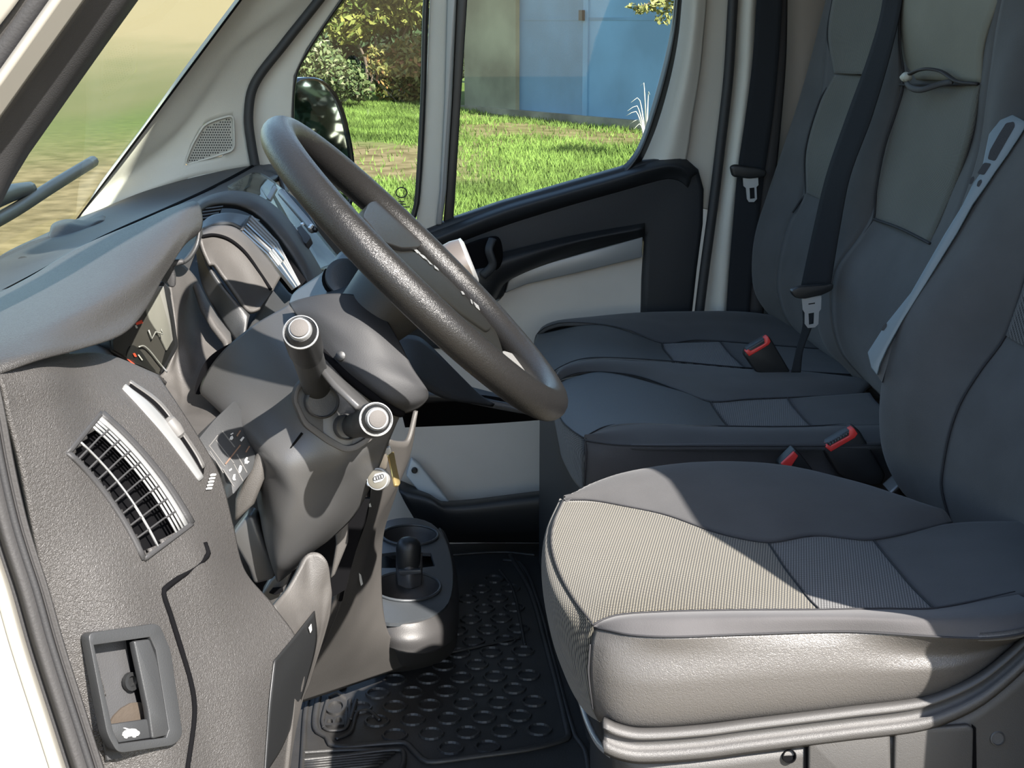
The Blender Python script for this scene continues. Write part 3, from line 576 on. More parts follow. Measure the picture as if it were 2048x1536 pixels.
# door card
card = plate('upper_panel', [(480, 620), (500, 420), (850, 462), (900, 441), (1000, 407), (1120, 372), (1240, 338), (1290, 322), (1340, 314), (1375, 319), (1399, 340), (1410, 380), (1408, 450), (1396, 540), (1385, 640), (1283, 640), (1285, 560), (1290, 474), (1150, 511), (1052, 538), (1030, 549), (1017, 562), (1008, 598), (985, 604), (900, 700), (600, 700)], YD-.05, M['card'], door, thick=.05, bevel=.012, seg=3)
surf('waist_rail', [[(850, 468, YD-.045), (1000, 412, YD-.045), (1120, 377, YD-.045), (1240, 343, YD-.045), (1300, 324, YD-.045), (1345, 316, YD-.045), (1378, 323, YD-.045), (1398, 345, YD-.045)],
                    [(850, 485, YD-.075), (1000, 425, YD-.075), (1120, 389, YD-.075), (1240, 355, YD-.075), (1300, 338, YD-.075), (1340, 331, YD-.075), (1368, 338, YD-.07), (1384, 355, YD-.06)],
                    [(850, 500, YD-.07), (1000, 443, YD-.07), (1120, 405, YD-.07), (1240, 371, YD-.07), (1300, 354, YD-.065), (1338, 347, YD-.06), (1364, 353, YD-.056), (1380, 366, YD-.053)],
                    [(850, 512, YD-.05), (1000, 455, YD-.05), (1120, 417, YD-.05), (1240, 383, YD-.05), (1300, 366, YD-.05), (1336, 358, YD-.05), (1360, 363, YD-.05), (1376, 376, YD-.05)]], M['card'], door, .004, nu=50)
surf('armrest', [[(800, 560, YD-.06), (880, 520, YD-.06), (960, 515, YD-.06), (1010, 503, YD-.06), (1150, 470, YD-.055), (1290, 446, YD-.052)],
                 [(800, 580, YD-.12), (880, 550, YD-.12), (960, 540, YD-.12), (1010, 520, YD-.11), (1150, 483, YD-.08), (1290, 456, YD-.06)],
                 [(800, 640, YD-.11), (880, 615, YD-.11), (975, 598, YD-.11), (1008, 560, YD-.10), (1150, 498, YD-.07), (1290, 464, YD-.056)],
                 [(800, 660, YD-.06), (880, 640, YD-.06), (985, 604, YD-.06), (1016, 562, YD-.055), (1150, 510, YD-.052), (1290, 473, YD-.05)]], M['card_dark'], door, .004, nu=40)
plate('handle_recess', rpoly([(905, 500), (960, 478), (1000, 470), (1008, 510), (1000, 540), (950, 560), (910, 540)], 16), YD-.118, M['deep'], door, thick=.01, bevel=.004)
tube('door_handle', [(985, 478, YD-.13), (978, 500, YD-.14), (985, 530, YD-.14), (965, 552, YD-.135)], .0085, M['card'], door, n=20, flat=.6)
plate('panel_strip', [(1011, 586), (1017, 562), (1030, 549), (1052, 538), (1150, 511), (1286, 474), (1284, 515), (1150, 547), (1052, 569)], YD-.052, M['silver'], door, thick=.02, bevel=.002)
plate('lower_panel', [(820, 700), (1000, 600), (1011, 584), (1052, 566), (1150, 544), (1287, 513), (1283, 640), (1283, 900), (1230, 1130), (730, 1130), (770, 850)], YD-.035, M['beige_cloth'], door, thick=.03)
surf('door_pocket', [[(800, 960, YD-.05), (862, 988, YD-.06), (880, 1000, YD-.06), (935, 999, YD-.06), (1050, 985, YD-.06), (1180, 970, YD-.06), (1300, 960, YD-.06)],
                     [(800, 985, YD-.11), (866, 1000, YD-.13), (885, 1012, YD-.13), (935, 1012, YD-.13), (1050, 998, YD-.13), (1180, 985, YD-.13), (1300, 975, YD-.13)],
                     [(830, 1040, YD-.10), (880, 1048, YD-.12), (900, 1056, YD-.12), (940, 1060, YD-.12), (1050, 1056, YD-.12), (1180, 1050, YD-.12), (1300, 1045, YD-.12)],
                     [(860, 1085, YD-.06), (900, 1085, YD-.07), (920, 1085, YD-.07), (950, 1085, YD-.07), (1050, 1085, YD-.07), (1180, 1085, YD-.07), (1300, 1085, YD-.07)]], M['card_dark'], door, .004, nu=40)
sill = plate('sill_bracket', [(823, 918), (838, 930), (895, 1000), (928, 1066), (942, 1078), (905, 1078), (860, 1010), (812, 952)], YD-.075, mk('pale painted metal', (.36, .40, .42), .45), door, thick=.02, bevel=.003)
bo = lathe('bolt', P(829, 940, YD-.077), Vector((0, -1, 0)), [(.006, 0), (.006, .004), (.004, .006)], M['black'], door, seg=12)
tube('glass_mark', [P(x, y, YD-.0065) for x, y in circ(803, 385, 11, 10, 20)], .0012, M['card'], door, n=0, seg=5, closed=True)
for k, (x0, x1) in enumerate(((797, 809), (796, 812), (798, 820), (797, 813), (799, 811), (800, 809), (799, 812))): plate('glass_mark', [(x0, 402+k*5.5), (x1, 402+k*5.5), (x1, 404+k*5.5), (x0, 404+k*5.5)], YD-.006, M['card'], door, thick=.0006)
# door mirror outside
mi = thing('door_mirror', tuple(P(640, 345, 2.95)), 'black door mirror outside the passenger quarter window', 'mirror')
mir = mk('mirror face', (.75, .8, .82), .02, metal=1.)
mo = Vector(P(640, 270, 2.97)); mn = Vector((.72, -.62, .065)).normalized()
so = smooth_poly([(566, 250), (570, 190), (590, 160), (618, 154), (645, 160), (668, 183), (686, 222), (698, 270), (706, 320), (708, 380), (690, 425), (580, 425)], 48)
A_ = [PP(x, y, (mo, mn)) for x, y in so]; cA = sum(A_, Vector())/len(A_); nA = len(A_)
rows_ = [[cA+(p-cA)*k-mn*d for p in A_] for k, d in ((.955, .004), (.975, -.006), (1., 0), (1.01, .03), (.92, .07), (.65, .105), (.15, .12))]
mesh('mirror_shell', [p for r in rows_ for p in r], [(j*nA+i, j*nA+(i+1) % nA, (j+1)*nA+(i+1) % nA, (j+1)*nA+i) for j in range(len(rows_)-1) for i in range(nA)]+[tuple(range((len(rows_)-1)*nA, len(rows_)*nA))[::-1]], mk('gloss black mirror shell', (.01, .012, .012), .25, coat=.4), mi)
plate('mirror_face', [cA+(p-cA)*.965-mn*.002 for p in A_], (mo, mn), mir, mi, thick=.004)
tube('mirror_arm', [cA-mn*.03+Vector((-.02, 0, -.05)), cA+Vector((-.10, -.05, -.22)), cA+Vector((-.08, -.14, -.28))], .03, M['black'], mi, n=16)
# ================================================================== dashboard
da = thing('dashboard', tuple(P(300, 1400, 1.2)), 'dark grey plastic dashboard with instrument hood, air vents and lower panels', 'dashboard')
vq = [(205, 824), (386, 1046), (290, 1118), (139, 905)]              # outer vent: top right, bottom right, bottom left, top left
rel = rpoly([(176, 1266), (318, 1246), (342, 1300), (366, 1470), (350, 1490), (236, 1507), (215, 1470)], 14)
# shelf above the vent, outer panel, lower panel
shelf = [[(-30, 722, 1.06), (60, 716, 1.15), (148, 715, 1.26), (238, 722, 1.36), (334, 764, 1.42)],
         [(-15, 733, 1.06), (73, 716, 1.13), (146, 710, 1.22), (220, 713, 1.30), (318, 752, 1.345)],
         [(5, 770, 1.06), (95, 752, 1.115), (170, 760, 1.20), (255, 775, 1.265), (350, 800, 1.33)],
         [(18, 830, 1.06), (110, 815, 1.11), (190, 820, 1.185), (290, 830, 1.25), (395, 870, 1.325)]]
panel = [shelf[3],
         [(38, 910, 1.06), (138, 905, 1.105), (215, 905, 1.165), (340, 915, 1.245), (440, 950, 1.32)],
         [(70, 1070, 1.06), (180, 1060, 1.10), (280, 1040, 1.155), (385, 1040, 1.225), (466, 1046, 1.31)],
         [(92, 1180, 1.06), (220, 1160, 1.095), (320, 1140, 1.15), (410, 1120, 1.205), (490, 1140, 1.30)],
         [(120, 1300, 1.06), (260, 1290, 1.09), (360, 1275, 1.145), (450, 1255, 1.20), (548, 1212, 1.295)],
         [(152, 1430, 1.06), (300, 1415, 1.088), (400, 1395, 1.14), (490, 1370, 1.19), (600, 1300, 1.29)],
         [(208, 1620, 1.06), (350, 1620, 1.085), (440, 1620, 1.13), (520, 1600, 1.17), (570, 1560, 1.28)]]
def bil(q, s, t):                                                     # s down the long side, t from the inner to the outer edge
    a = Vector(q[0]).lerp(Vector(q[1]), s); b = Vector(q[3]).lerp(Vector(q[2]), s); r = a.lerp(b, t); return (r.x, r.y)
def arcq(s, t, k=14):                                                 # the vent's long sides bow outwards
    x, y = bil(vq, s, t); e = 4*s*(1-s)*k; return (x+e*.75, y-e*.6)
vhole = [arcq(s, .05) for s in np.linspace(.03, .97, 14)]+[arcq(s, .95) for s in np.linspace(.97, .03, 14)]
OPF = surf('outer_panel', shelf[:3]+panel, M['grain'], da, .004, nu=90, nv=150, holes=[vhole, [(188, 1284), (310, 1264), (336, 1320), (350, 1466), (338, 1480), (238, 1494), (222, 1464)]])
OP = surf('measure', shelf[:3]+panel, None, None, 0, nu=90, nv=150)                    # unbroken copy, only to measure on; removed below
# outer air vent
vpl = hplane(OP, (205, 824), (386, 1046), (139, 905))
def hs(pts, l): return [hit(OP, x, y, l) for x, y in pts]
def strip_on(name, pts, wd, lift, mat, par, th=.003, nu=14):          # a raised strip that follows the panel
    c = [Vector((x, y, 0)) for x, y in pts]; e = [[], []]
    for i, p in enumerate(c):
        d = (c[min(i+1, len(c)-1)]-c[max(i-1, 0)]).normalized(); n = Vector((-d.y, d.x, 0))*wd/2
        e[0].append(((p+n).x, (p+n).y)); e[1].append(((p-n).x, (p-n).y))
    return surf(name, [hs(e[0], lift), hs(pts, lift+.0008), hs(e[1], lift)], mat, par, th, nu=nu, nv=5)
S9 = np.linspace(0, 1, 9)
vent = strip_on('air_vent', [arcq(s, 0) for s in S9], 10, .0035, M['dash'], da, .005)
for nm, pts in (('frame_side', [arcq(s, 1) for s in S9]), ('frame_side', [arcq(0, s) for s in S9]), ('frame_side', [arcq(1, s) for s in S9])): strip_on(nm, pts, 9, .0035, M['dash'], vent, .005)
plate('vent_box', [arcq(s, -.25) for s in np.linspace(-.04, 1.0, 14)]+[arcq(s, 1.02) for s in np.linspace(1.0, -.04, 14)], vpl, M['deep'], vent, off=-.016, thick=.002)
def slat(name, s0, s1, t0, t1, wd, mat, lift=.001): return strip_on(name, [arcq(s0+(s1-s0)*k, t0+(t1-t0)*k) for k in S9], wd, lift, mat, vent, .002)
slat('slat', .01, .99, .70, .70, 3.6, M['silver'])
for k, t in enumerate((.105, .185, .25, .315)): slat('slat', .015, .985, t, t, 8 if k == 0 else 4, M['silver'], .002)
for k in range(8):
    s = .10+k*.107
    slat('cross_slat', s, s-.012, .36, .98, 4, M['dash'], .0005)
    slat('cross_rib', s+.012, s+.004, .15, .36, 4, M['dash'], .003)
# thumb wheel slot strip beside the vent
vb = hplane(OP, (250, 768), (408, 962), (300, 880))
surf('vent_trim', [hs([(262, 776), (300, 806), (340, 850), (372, 895), (408, 954)], .003), hs([(252, 768), (294, 812), (334, 858), (368, 905), (404, 958)], .0055), hs([(246, 776), (289, 822), (329, 868), (364, 914), (399, 962)], .003)], M['silver'], da, .003, nu=30)
surf('trim_slot', [hs([(263, 765), (320, 806), (360, 856), (396, 908), (409, 936)], .0015), hs([(258, 772), (304, 806), (344, 852), (376, 898), (407, 948)], .0015)], M['deep'], da, .001, nu=30)
surf('slot_edge', [hs([(262, 759), (322, 802), (364, 856), (398, 905), (412, 932)], .002), hs([(260, 763), (318, 806), (360, 860), (394, 910), (407, 936)], .0045)], M['line'], da, .002, nu=30)
vb = (hit(OP, 347, 856, .003), vb[1])
lathe('vent_roller', hit(OP, 347, 856, .002), (PP(365, 880, vb)-PP(330, 832, vb)), [(.003, -.011), (.0065, -.008), (.0075, 0), (.0065, .008), (.003, .011)], M['line'], da, seg=20)
# headlamp range symbol on the dark plastic
for k in range(5):
    t = k/4; c = Vector((427-8*t, 950+27*t, 0))
    vb = (hit(OP, c.x, c.y, .001), vb[1])
    plate('light_symbol', [(c.x-6, c.y-1), (c.x-3, c.y-3), (c.x+5, c.y-3), (c.x+6, c.y-1), (c.x+4, c.y+1.5), (c.x-5, c.y+2)], vb, M['white_mark'], da, off=.0008, thick=.0008)
# seam and lid line on the lower panel
seam(da, [hit(OP, x, y, .0005) for x, y, Y in ((476, 1055, 1.28), (415, 1110, 1.20), (336, 1172, 1.148), (326, 1184, 1.14), (340, 1230, 1.14), (365, 1310, 1.143), (384, 1380, 1.14), (388, 1430, 1.135), (375, 1530, 1.12), (365, 1600, 1.11))], M['deep'], .0028, 'panel_gap')
# bonnet release in its recess
rpl = hplane(OP, (176, 1266), (318, 1246), (300, 1490))
br = plate('bonnet_release', rel, rpl, M['cover'], da, off=.009, thick=.010, bevel=.003, seg=3,
           hole=[(188, 1290), (300, 1274), (312, 1300), (338, 1460), (333, 1475), (238, 1488), (226, 1460)])
plate('recess_back', [(165, 1255), (335, 1235), (372, 1500), (215, 1520)], rpl, M['dash'], br, off=-.010, thick=.002)
plate('recess_floor', [(218, 1450), (228, 1432), (244, 1416), (262, 1406), (280, 1404), (296, 1412), (300, 1440)], rpl, mk('dusty recess', (.035, .026, .018), .9, bump=.5, scale=300), br, off=-.008, thick=.002)
plate('recess_slot', [(253, 1278), (268, 1276), (283, 1370), (296, 1430), (300, 1480), (290, 1484), (278, 1410), (268, 1380)], rpl, M['deep'], br, off=-.009, thick=.001)
plate('lever', rpoly([(268, 1282), (300, 1278), (312, 1310), (330, 1380), (338, 1440), (339, 1470), (305, 1478), (297, 1420)], 5), rpl, M['cover'], br, off=.008, thick=.007, bevel=.002)
plate('lower_tab', [(219, 1449), (295, 1438), (304, 1476), (238, 1486), (228, 1470)], rpl, M['cover'], br, off=.005, thick=.004, bevel=.001)
lathe('screw', PP(272, 1363, rpl)+rpl[1]*-.008, rpl[1], [(.0075, 0), (.0075, .004), (.0045, .004), (.004, .001)], M['black'], br, seg=16)
car = [(245, 1471), (246, 1465), (250, 1461), (254, 1460), (251, 1458), (246, 1456), (250, 1455), (256, 1457), (260, 1458), (264, 1457), (272, 1458), (275, 1461), (279, 1463), (280, 1467), (277, 1471), (273, 1472), (271, 1475), (266, 1475), (264, 1472), (256, 1474), (254, 1477), (249, 1476), (248, 1473)]
plate('bonnet_symbol', car, rpl, M['white_mark'], br, off=.0055, thick=.0006)
# instrument hood
hood = [[(-80, 625, 1.36), (60, 553, 1.46), (150, 498, 1.52), (270, 446, 1.58), (350, 412, 1.63), (386, 402, 1.67)],
        [(-80, 665, 1.20), (70, 598, 1.30), (180, 545, 1.38), (290, 480, 1.48), (365, 425, 1.58), (398, 408, 1.65)],
        [(-80, 705, 1.09), (60, 660, 1.16), (190, 605, 1.26), (300, 535, 1.40), (372, 455, 1.54), (405, 432, 1.63)],
        [(-70, 745, 1.045), (62, 705, 1.10), (160, 675, 1.19), (262, 625, 1.31), (335, 540, 1.45), (380, 470, 1.54), (404, 455, 1.61)],
        [(-60, 770, 1.04), (64, 724, 1.09), (155, 699, 1.165), (245, 667, 1.26), (292, 618, 1.35), (332, 545, 1.45), (370, 490, 1.53), (396, 468, 1.60)],
        [(-60, 768, 1.07), (66, 722, 1.12), (155, 697, 1.195), (245, 664, 1.29), (288, 616, 1.38), (327, 545, 1.47), (362, 494, 1.55), (386, 476, 1.61)]]
surf('instrument_hood', hood, M['grain_fine'], da, .004, nu=70, nv=60, out=(.5, -.5, 1))
surf('hood_inner', [[(392, 425, 1.64), (397, 450, 1.63), (392, 490, 1.62), (370, 520, 1.60), (340, 522, 1.58)], [(360, 440, 1.66), (362, 465, 1.66), (352, 500, 1.65), (330, 520, 1.62)]], M['cover'], da, .004)
# dash top up to the windscreen
surf('dash_top', [[(-100, 600, 1.6), (0, 512, 1.95), (80, 472, 2.2), (158, 436, 2.56), (170, 430, 2.66)],
                  [(-100, 655, 1.5), (0, 560, 1.7), (120, 490, 2.0), (210, 440, 2.3), (300, 378, 2.64)],
                  [(-80, 670, 1.45), (60, 560, 1.6), (200, 480, 1.85), (330, 420, 2.1), (420, 378, 2.40), (512, 330, 2.68)],
                  [(-80, 690, 1.40), (60, 590, 1.52), (160, 520, 1.62), (270, 470, 1.72), (380, 420, 1.9), (460, 385, 2.15), (575, 345, 2.60)]], M['dash'], da, .01, nu=50, out=(0, -.2, 1))
seam(da, [(-20, 600, 1.62), (60, 558, 1.60), (200, 480, 1.84), (330, 421, 2.09), (420, 379, 2.385), (505, 334, 2.66)], M['deep'], .004, 'dash_gap')
surf('dash_rim', [[(430, 372, 2.42), (500, 335, 2.66), (540, 328, 2.66), (566, 345, 2.55), (580, 380, 2.45)], [(440, 385, 2.35), (505, 348, 2.58), (540, 340, 2.58), (560, 355, 2.5), (572, 385, 2.4)]], M['dash'], da, .01)
cw = plate('windscreen_base', [(-20, 540), (-20, 520), (60, 482), (98, 470), (110, 488), (60, 512), (0, 556)], plane3(P(0, 520, 1.93), P(100, 470, 2.18), P(0, 556, 1.86)), M['grain_fine'], da, off=.006, thick=.008, bevel=.002)
sn = surf('sensor_cover', [[(98, 470, 2.20), (105, 448, 2.25), (135, 438, 2.30), (170, 440, 2.32), (205, 430, 2.36), (222, 440, 2.36)],
                           [(96, 475, 2.15), (110, 455, 2.19), (140, 448, 2.22), (170, 450, 2.24), (200, 440, 2.28), (225, 444, 2.33)],
                           [(100, 485, 2.12), (120, 478, 2.14), (140, 480, 2.16), (160, 465, 2.20), (190, 452, 2.25), (225, 448, 2.31)]], M['grain_fine'], da, .006)
lathe('screw_hole', P(48, 527, 1.90), Vector((.3, -.6, .8)), [(.009, 0), (.009, .004), (.005, .004), (.004, 0)], M['black'], da, seg=14)
# facia around the instruments
surf('instrument_facia', [[(335, 510, 1.62), (366, 528, 1.64), (395, 560, 1.66), (415, 605, 1.65), (461, 668, 1.61), (462, 684, 1.60)],
                          [(338, 545, 1.60), (362, 590, 1.60), (385, 640, 1.60), (405, 690, 1.58), (440, 700, 1.58), (455, 692, 1.59)],
                          [(352, 655, 1.555), (365, 680, 1.555), (380, 710, 1.55), (395, 735, 1.545), (415, 740, 1.54), (425, 735, 1.54)],
                          [(352, 700, 1.54), (350, 730, 1.535), (360, 770, 1.52), (372, 800, 1.50), (400, 790, 1.50), (412, 770, 1.51)],
                          [(314, 752, 1.51), (325, 775, 1.50), (345, 805, 1.47), (370, 835, 1.43), (420, 830, 1.43), (470, 820, 1.43)],
                          [(225, 705, 1.47), (260, 745, 1.44), (310, 790, 1.40), (370, 860, 1.37), (430, 880, 1.37), (520, 890, 1.37)]], M['dash_dusty'], da, .005, nu=40, nv=44, holes=[])
surf('facia_fill', [[(140, 690, 1.40), (220, 690, 1.48), (232, 712, 1.47), (250, 740, 1.44)], [(140, 720, 1.30), (200, 722, 1.35), (225, 732, 1.36), (240, 745, 1.37)]], M['dash_dusty'], da, .004)
plate('facia_edge', [(392, 562), (400, 566), (417, 600), (442, 640), (464, 666), (466, 684), (457, 690), (452, 678), (430, 650), (408, 612)], plane3(P(392, 562, 1.645), P(464, 680, 1.585), P(430, 610, 1.63)), M['dash_dusty'], da, off=.004, thick=.008, bevel=.003)
# instrument cluster: frame, dark dial plate, two dials, needles, lens
cpl = plane3(P(284, 622, 1.50), P(355, 692, 1.545), P(226, 699, 1.45))
cl = plate('instrument_cluster', [(276, 612), (328, 562), (340, 575), (352, 650), (358, 692), (352, 705), (318, 756), (222, 703), (222, 676), (262, 650)], cpl, M['black'], da, off=.004, thick=.02, bevel=.002)
plate('cluster_hood', [(292, 612), (314, 572), (328, 572), (341, 640), (347, 680), (334, 702), (318, 668), (300, 640)], cpl, mk('grey cluster surround', (.15, .15, .145), .35), cl, off=.007, thick=.004, bevel=.001)
plate('dial_plate', [(226, 679), (266, 652), (288, 622), (304, 650), (330, 702), (318, 748), (286, 732), (228, 700)], cpl, mk('dial plate', (.035, .034, .033), .4), cl, off=.009, thick=.003)
plate('dial', smooth_poly([(254, 712), (258, 696), (266, 690), (280, 700), (300, 728), (312, 744), (285, 732), (258, 722)], 24), cpl, M['black'], cl, off=.0105, thick=.0015)
tube('dial_ring', [PP(x, y, cpl)+cpl[1]*.012 for x, y in ((258, 694), (268, 692), (282, 704), (298, 724), (315, 744))], .0009, M['silver'], cl, n=24, seg=6)
tube('dial_ring', [PP(x, y, cpl)+cpl[1]*.012 for x, y in ((278, 660), (284, 678), (292, 664), (306, 668), (303, 658))], .0009, M['silver'], cl, n=0, seg=6)
for pts in ([(271, 646), (284, 640), (286, 646), (274, 650)], [(254, 718), (258, 719), (270, 728), (266, 729)], [(266, 707), (270, 706), (274, 713), (270, 714)]):
    plate('dial_mark', pts, cpl, M['red_mark'], cl, off=.0125, thick=.0006)
for pts in ([(276, 710), (278, 709), (286, 720), (284, 721)], [(270, 651), (273, 650), (276, 656), (273, 657)]): plate('dial_mark', pts, cpl, M['white_mark'], cl, off=.0125, thick=.0006)
plate('cluster_lens', [(226, 679), (266, 652), (300, 610), (326, 572), (345, 640), (350, 690), (318, 748), (286, 732), (228, 700)], cpl, M['clear'], cl, off=.016, thick=.0015)
# bracket that holds the hood
plate('hood_bracket', [(322, 545), (338, 520), (366, 520), (368, 528), (346, 534), (350, 555), (349, 575), (338, 575)], 1.56, M['dash'], da, thick=.01, bevel=.002)
plate('hood_back', [(290, 540), (340, 505), (395, 420), (404, 470), (372, 555), (345, 585), (322, 590)], 1.70, M['cover'], da, thick=.01)
plate('column_shadow', smooth_poly([(390, 788), (396, 755), (412, 722), (438, 700), (464, 688), (448, 712), (430, 738), (416, 765), (410, 784)], 30), 1.475, M['deep'], da, thick=.004)  # black crescent painted in for the shadow between facia and column
# deep background behind the facia and column so nothing is open behind it
surf('dash_core', [[(380, 430, 1.95), (470, 430, 2.0), (560, 470, 2.05), (640, 540, 2.1), (760, 600, 2.1)], [(360, 560, 1.75), (430, 600, 1.78), (520, 650, 1.80), (640, 700, 1.82), (780, 760, 1.85)],
                   [(360, 760, 1.62), (430, 780, 1.64), (540, 850, 1.66), (660, 900, 1.70), (780, 850, 1.85)], [(420, 1000, 1.58), (520, 1050, 1.60), (600, 1080, 1.65), (680, 1050, 1.7), (740, 960, 1.80)],
                   [(430, 1200, 1.55), (520, 1200, 1.58), (600, 1200, 1.6), (650, 1180, 1.66), (720, 1060, 1.75)]], M['cover'], da, .01)
# centre of the dash: brow, vents, lidded pod
surf('centre_brow', [[(380, 412, 1.86), (420, 390, 1.95), (470, 381, 2.02), (520, 392, 2.04), (570, 430, 2.02), (620, 500, 1.99), (668, 585, 1.95)],
                     [(380, 425, 1.80), (420, 400, 1.89), (470, 393, 1.96), (515, 406, 1.98), (560, 446, 1.96), (605, 512, 1.93), (640, 580, 1.90)],
                     [(385, 440, 1.79), (420, 412, 1.88), (470, 410, 1.94), (508, 425, 1.96), (548, 462, 1.94), (590, 522, 1.92), (620, 575, 1.89)],
                     [(390, 445, 1.86), (425, 420, 1.95), (470, 418, 2.0), (505, 432, 2.02), (542, 468, 2.0), (583, 525, 1.98), (612, 575, 1.95)]], M['dash_dusty'], da, .006, nu=60, nv=34)
surf('centre_hollow', [[(385, 410, 2.05), (440, 392, 2.1), (515, 405, 2.1), (575, 470, 2.08), (625, 560, 2.04)], [(395, 500, 1.85), (440, 480, 1.9), (500, 500, 1.92), (550, 560, 1.92), (590, 620, 1.9)]], M['cover'], da, .004)
ov = plate('demist_vent', [(398, 440), (410, 415), (446, 409), (440, 428), (424, 446), (402, 452)], plane3(P(398, 440, 1.83), P(446, 409, 1.93), P(424, 446, 1.85)), M['deep'], da, thick=.01)
for k in range(6):
    y = 414+k*6.4; plate('slat', [(400+(5-k)*1.2, y+2), (446-k*4, y-3), (446-k*4, y-.6), (400+(5-k)*1.2, y+4.6)], plane3(P(398, 440, 1.825), P(446, 409, 1.925), P(424, 446, 1.845)), M['dash'], ov, off=.003, thick=.006)
surf('pod_lid', [[(400, 448, 1.78), (425, 430, 1.82), (460, 425, 1.84), (500, 432, 1.86), (520, 440, 1.87)], [(405, 456, 1.75), (430, 448, 1.78), (462, 446, 1.80), (482, 456, 1.81), (492, 462, 1.82)]], M['console_top'], da, .004)
surf('pod_body', [[(400, 462, 1.745), (425, 452, 1.77), (462, 452, 1.79), (490, 468, 1.80), (530, 510, 1.80), (562, 553, 1.79)],
                  [(402, 478, 1.72), (430, 470, 1.745), (460, 478, 1.76), (490, 500, 1.765), (525, 548, 1.76), (546, 582, 1.755)],
                  [(408, 500, 1.715), (425, 495, 1.73), (450, 510, 1.74), (480, 545, 1.74), (510, 585, 1.735), (543, 588, 1.75)],
                  [(420, 530, 1.71), (432, 530, 1.715), (450, 555, 1.715), (475, 590, 1.71), (500, 622, 1.71), (520, 615, 1.72)]], M['grey_panel'], da, .005, nu=44)
seam(da, [(404, 473, 1.722), (430, 470, 1.742), (460, 480, 1.756), (490, 505, 1.76), (522, 550, 1.757), (542, 580, 1.752)], M['deep'], .0022, 'pod_gap')
surf('pod_side', [[(398, 470, 1.75), (404, 500, 1.74), (420, 540, 1.72), (450, 580, 1.71), (500, 630, 1.71)], [(390, 480, 1.78), (394, 520, 1.76), (404, 570, 1.74), (430, 620, 1.72), (470, 680, 1.70), (480, 700, 1.68)]], M['cover'], da, .004)
cvp = plane3(P(485, 446, 1.83), P(608, 570, 1.83), P(465, 470, 1.79))
cv = plate('centre_vent', [(500, 430), (560, 490), (612, 560), (596, 580), (588, 575), (540, 515), (483, 460)], cvp, M['deep'], da, off=-.004, thick=.01)
for k in range(7):
    o = k*4.6; plate('slat', [(482+o*.8, 458-o), (535+o*.75, 506-o*.85), (590+o*.4, 575-o*.25), (588+o*.4, 577-o*.25), (533+o*.75, 508-o*.85), (480+o*.8, 460-o)], cvp, M['chrome'] if k in (0, 1, 3) else M['silver'], cv, off=.004, thick=.004)
plate('vent_tab', [(545, 497), (552, 494), (570, 518), (566, 524)], cvp, M['chrome'], cv, off=.008, thick=.006, bevel=.001)
plate('vent_frame', [(481, 460), (500, 430), (503, 432), (486, 461)], cvp, M['dash'], cv, off=.008, thick=.01)
surf('centre_face', [[(560, 560, 1.86), (590, 590, 1.85), (620, 600, 1.86), (660, 560, 1.95)], [(520, 620, 1.76), (545, 640, 1.77), (580, 650, 1.80), (640, 640, 1.85)], [(480, 690, 1.68), (520, 690, 1.70), (570, 690, 1.73), (640, 700, 1.8)]], M['cover'], da, .005)
# passenger side of the dash, seen under and through the wheel
surf('glovebox_lip', [[(760, 700, 2.2), (850, 745, 2.2), (930, 770, 2.2), (1010, 790, 2.2), (1100, 805, 2.2)], [(770, 790, 2.10), (850, 790, 2.10), (930, 800, 2.10), (1010, 815, 2.10), (1105, 832, 2.10)],
                      [(780, 815, 2.12), (850, 806, 2.12), (930, 803, 2.12), (1010, 812, 2.12), (1110, 838, 2.12)]], M['dash'], da, .006)
surf('glovebox_shelf', [[(800, 812, 2.14), (860, 803, 2.14), (930, 800, 2.14), (1010, 810, 2.14), (1110, 836, 2.14)], [(810, 855, 2.30), (860, 853, 2.30), (930, 850, 2.30), (1000, 846, 2.30), (1110, 838, 2.30)]], M['deep'], da, .01)
surf('lower_dash_box', [[(770, 690, 1.95), (800, 672, 1.97), (835, 672, 1.99), (860, 690, 2.0), (910, 740, 2.0), (960, 790, 2.02)], [(778, 705, 1.90), (810, 735, 1.90), (850, 770, 1.92), (900, 795, 1.95), (960, 805, 2.0), (990, 808, 2.02)]], M['card'], da, .006)
# switch block left of the column
sw = plane3(P(400, 882, 1.335), P(512, 905, 1.365), P(462, 960, 1.325))
sb = plate('switch_block', rpoly([(395, 880), (430, 838), (470, 800), (508, 860), (513, 905), (505, 940), (466, 990), (462, 960)], 6), sw, M['cover'], da, off=.004, thick=.03, bevel=.003)  # darker plastic here puts the shadow over the switches into the colour
for a, b in (((418, 890), (450, 933)), ((432, 880), (468, 926)), ((445, 862), (470, 894)), ((420, 902), (447, 946)), ((446, 938), (468, 973)), ((468, 928), (486, 962)), ((474, 908), (494, 945)), ((418, 893), (436, 870))):
    a, b = Vector((*a, 0)), Vector((*b, 0)); n = Vector((-(b-a).y, (b-a).x, 0)).normalized()*.8
    plate('switch_joint', [((a+n).x, (a+n).y), ((b+n).x, (b+n).y), ((b-n).x, (b-n).y), ((a-n).x, (a-n).y)], sw, M['line'], sb, off=.0046, thick=.0006)
for a, b in (((451, 928), (481, 890)), ((474, 872), (481, 861)), ((492, 904), (499, 892))):
    a, b = Vector((*a, 0)), Vector((*b, 0)); n = Vector((-(b-a).y, (b-a).x, 0)).normalized()*1.4
    plate('switch_light', [((a+n).x, (a+n).y), ((b+n).x, (b+n).y), ((b-n).x, (b-n).y), ((a-n).x, (a-n).y)], sw, M['tan_mark'], sb, off=.005, thick=.0006)
def icon(pts, par=sb): plate('switch_symbol', pts, sw, M['white_mark'], par, off=.0052, thick=.0005)
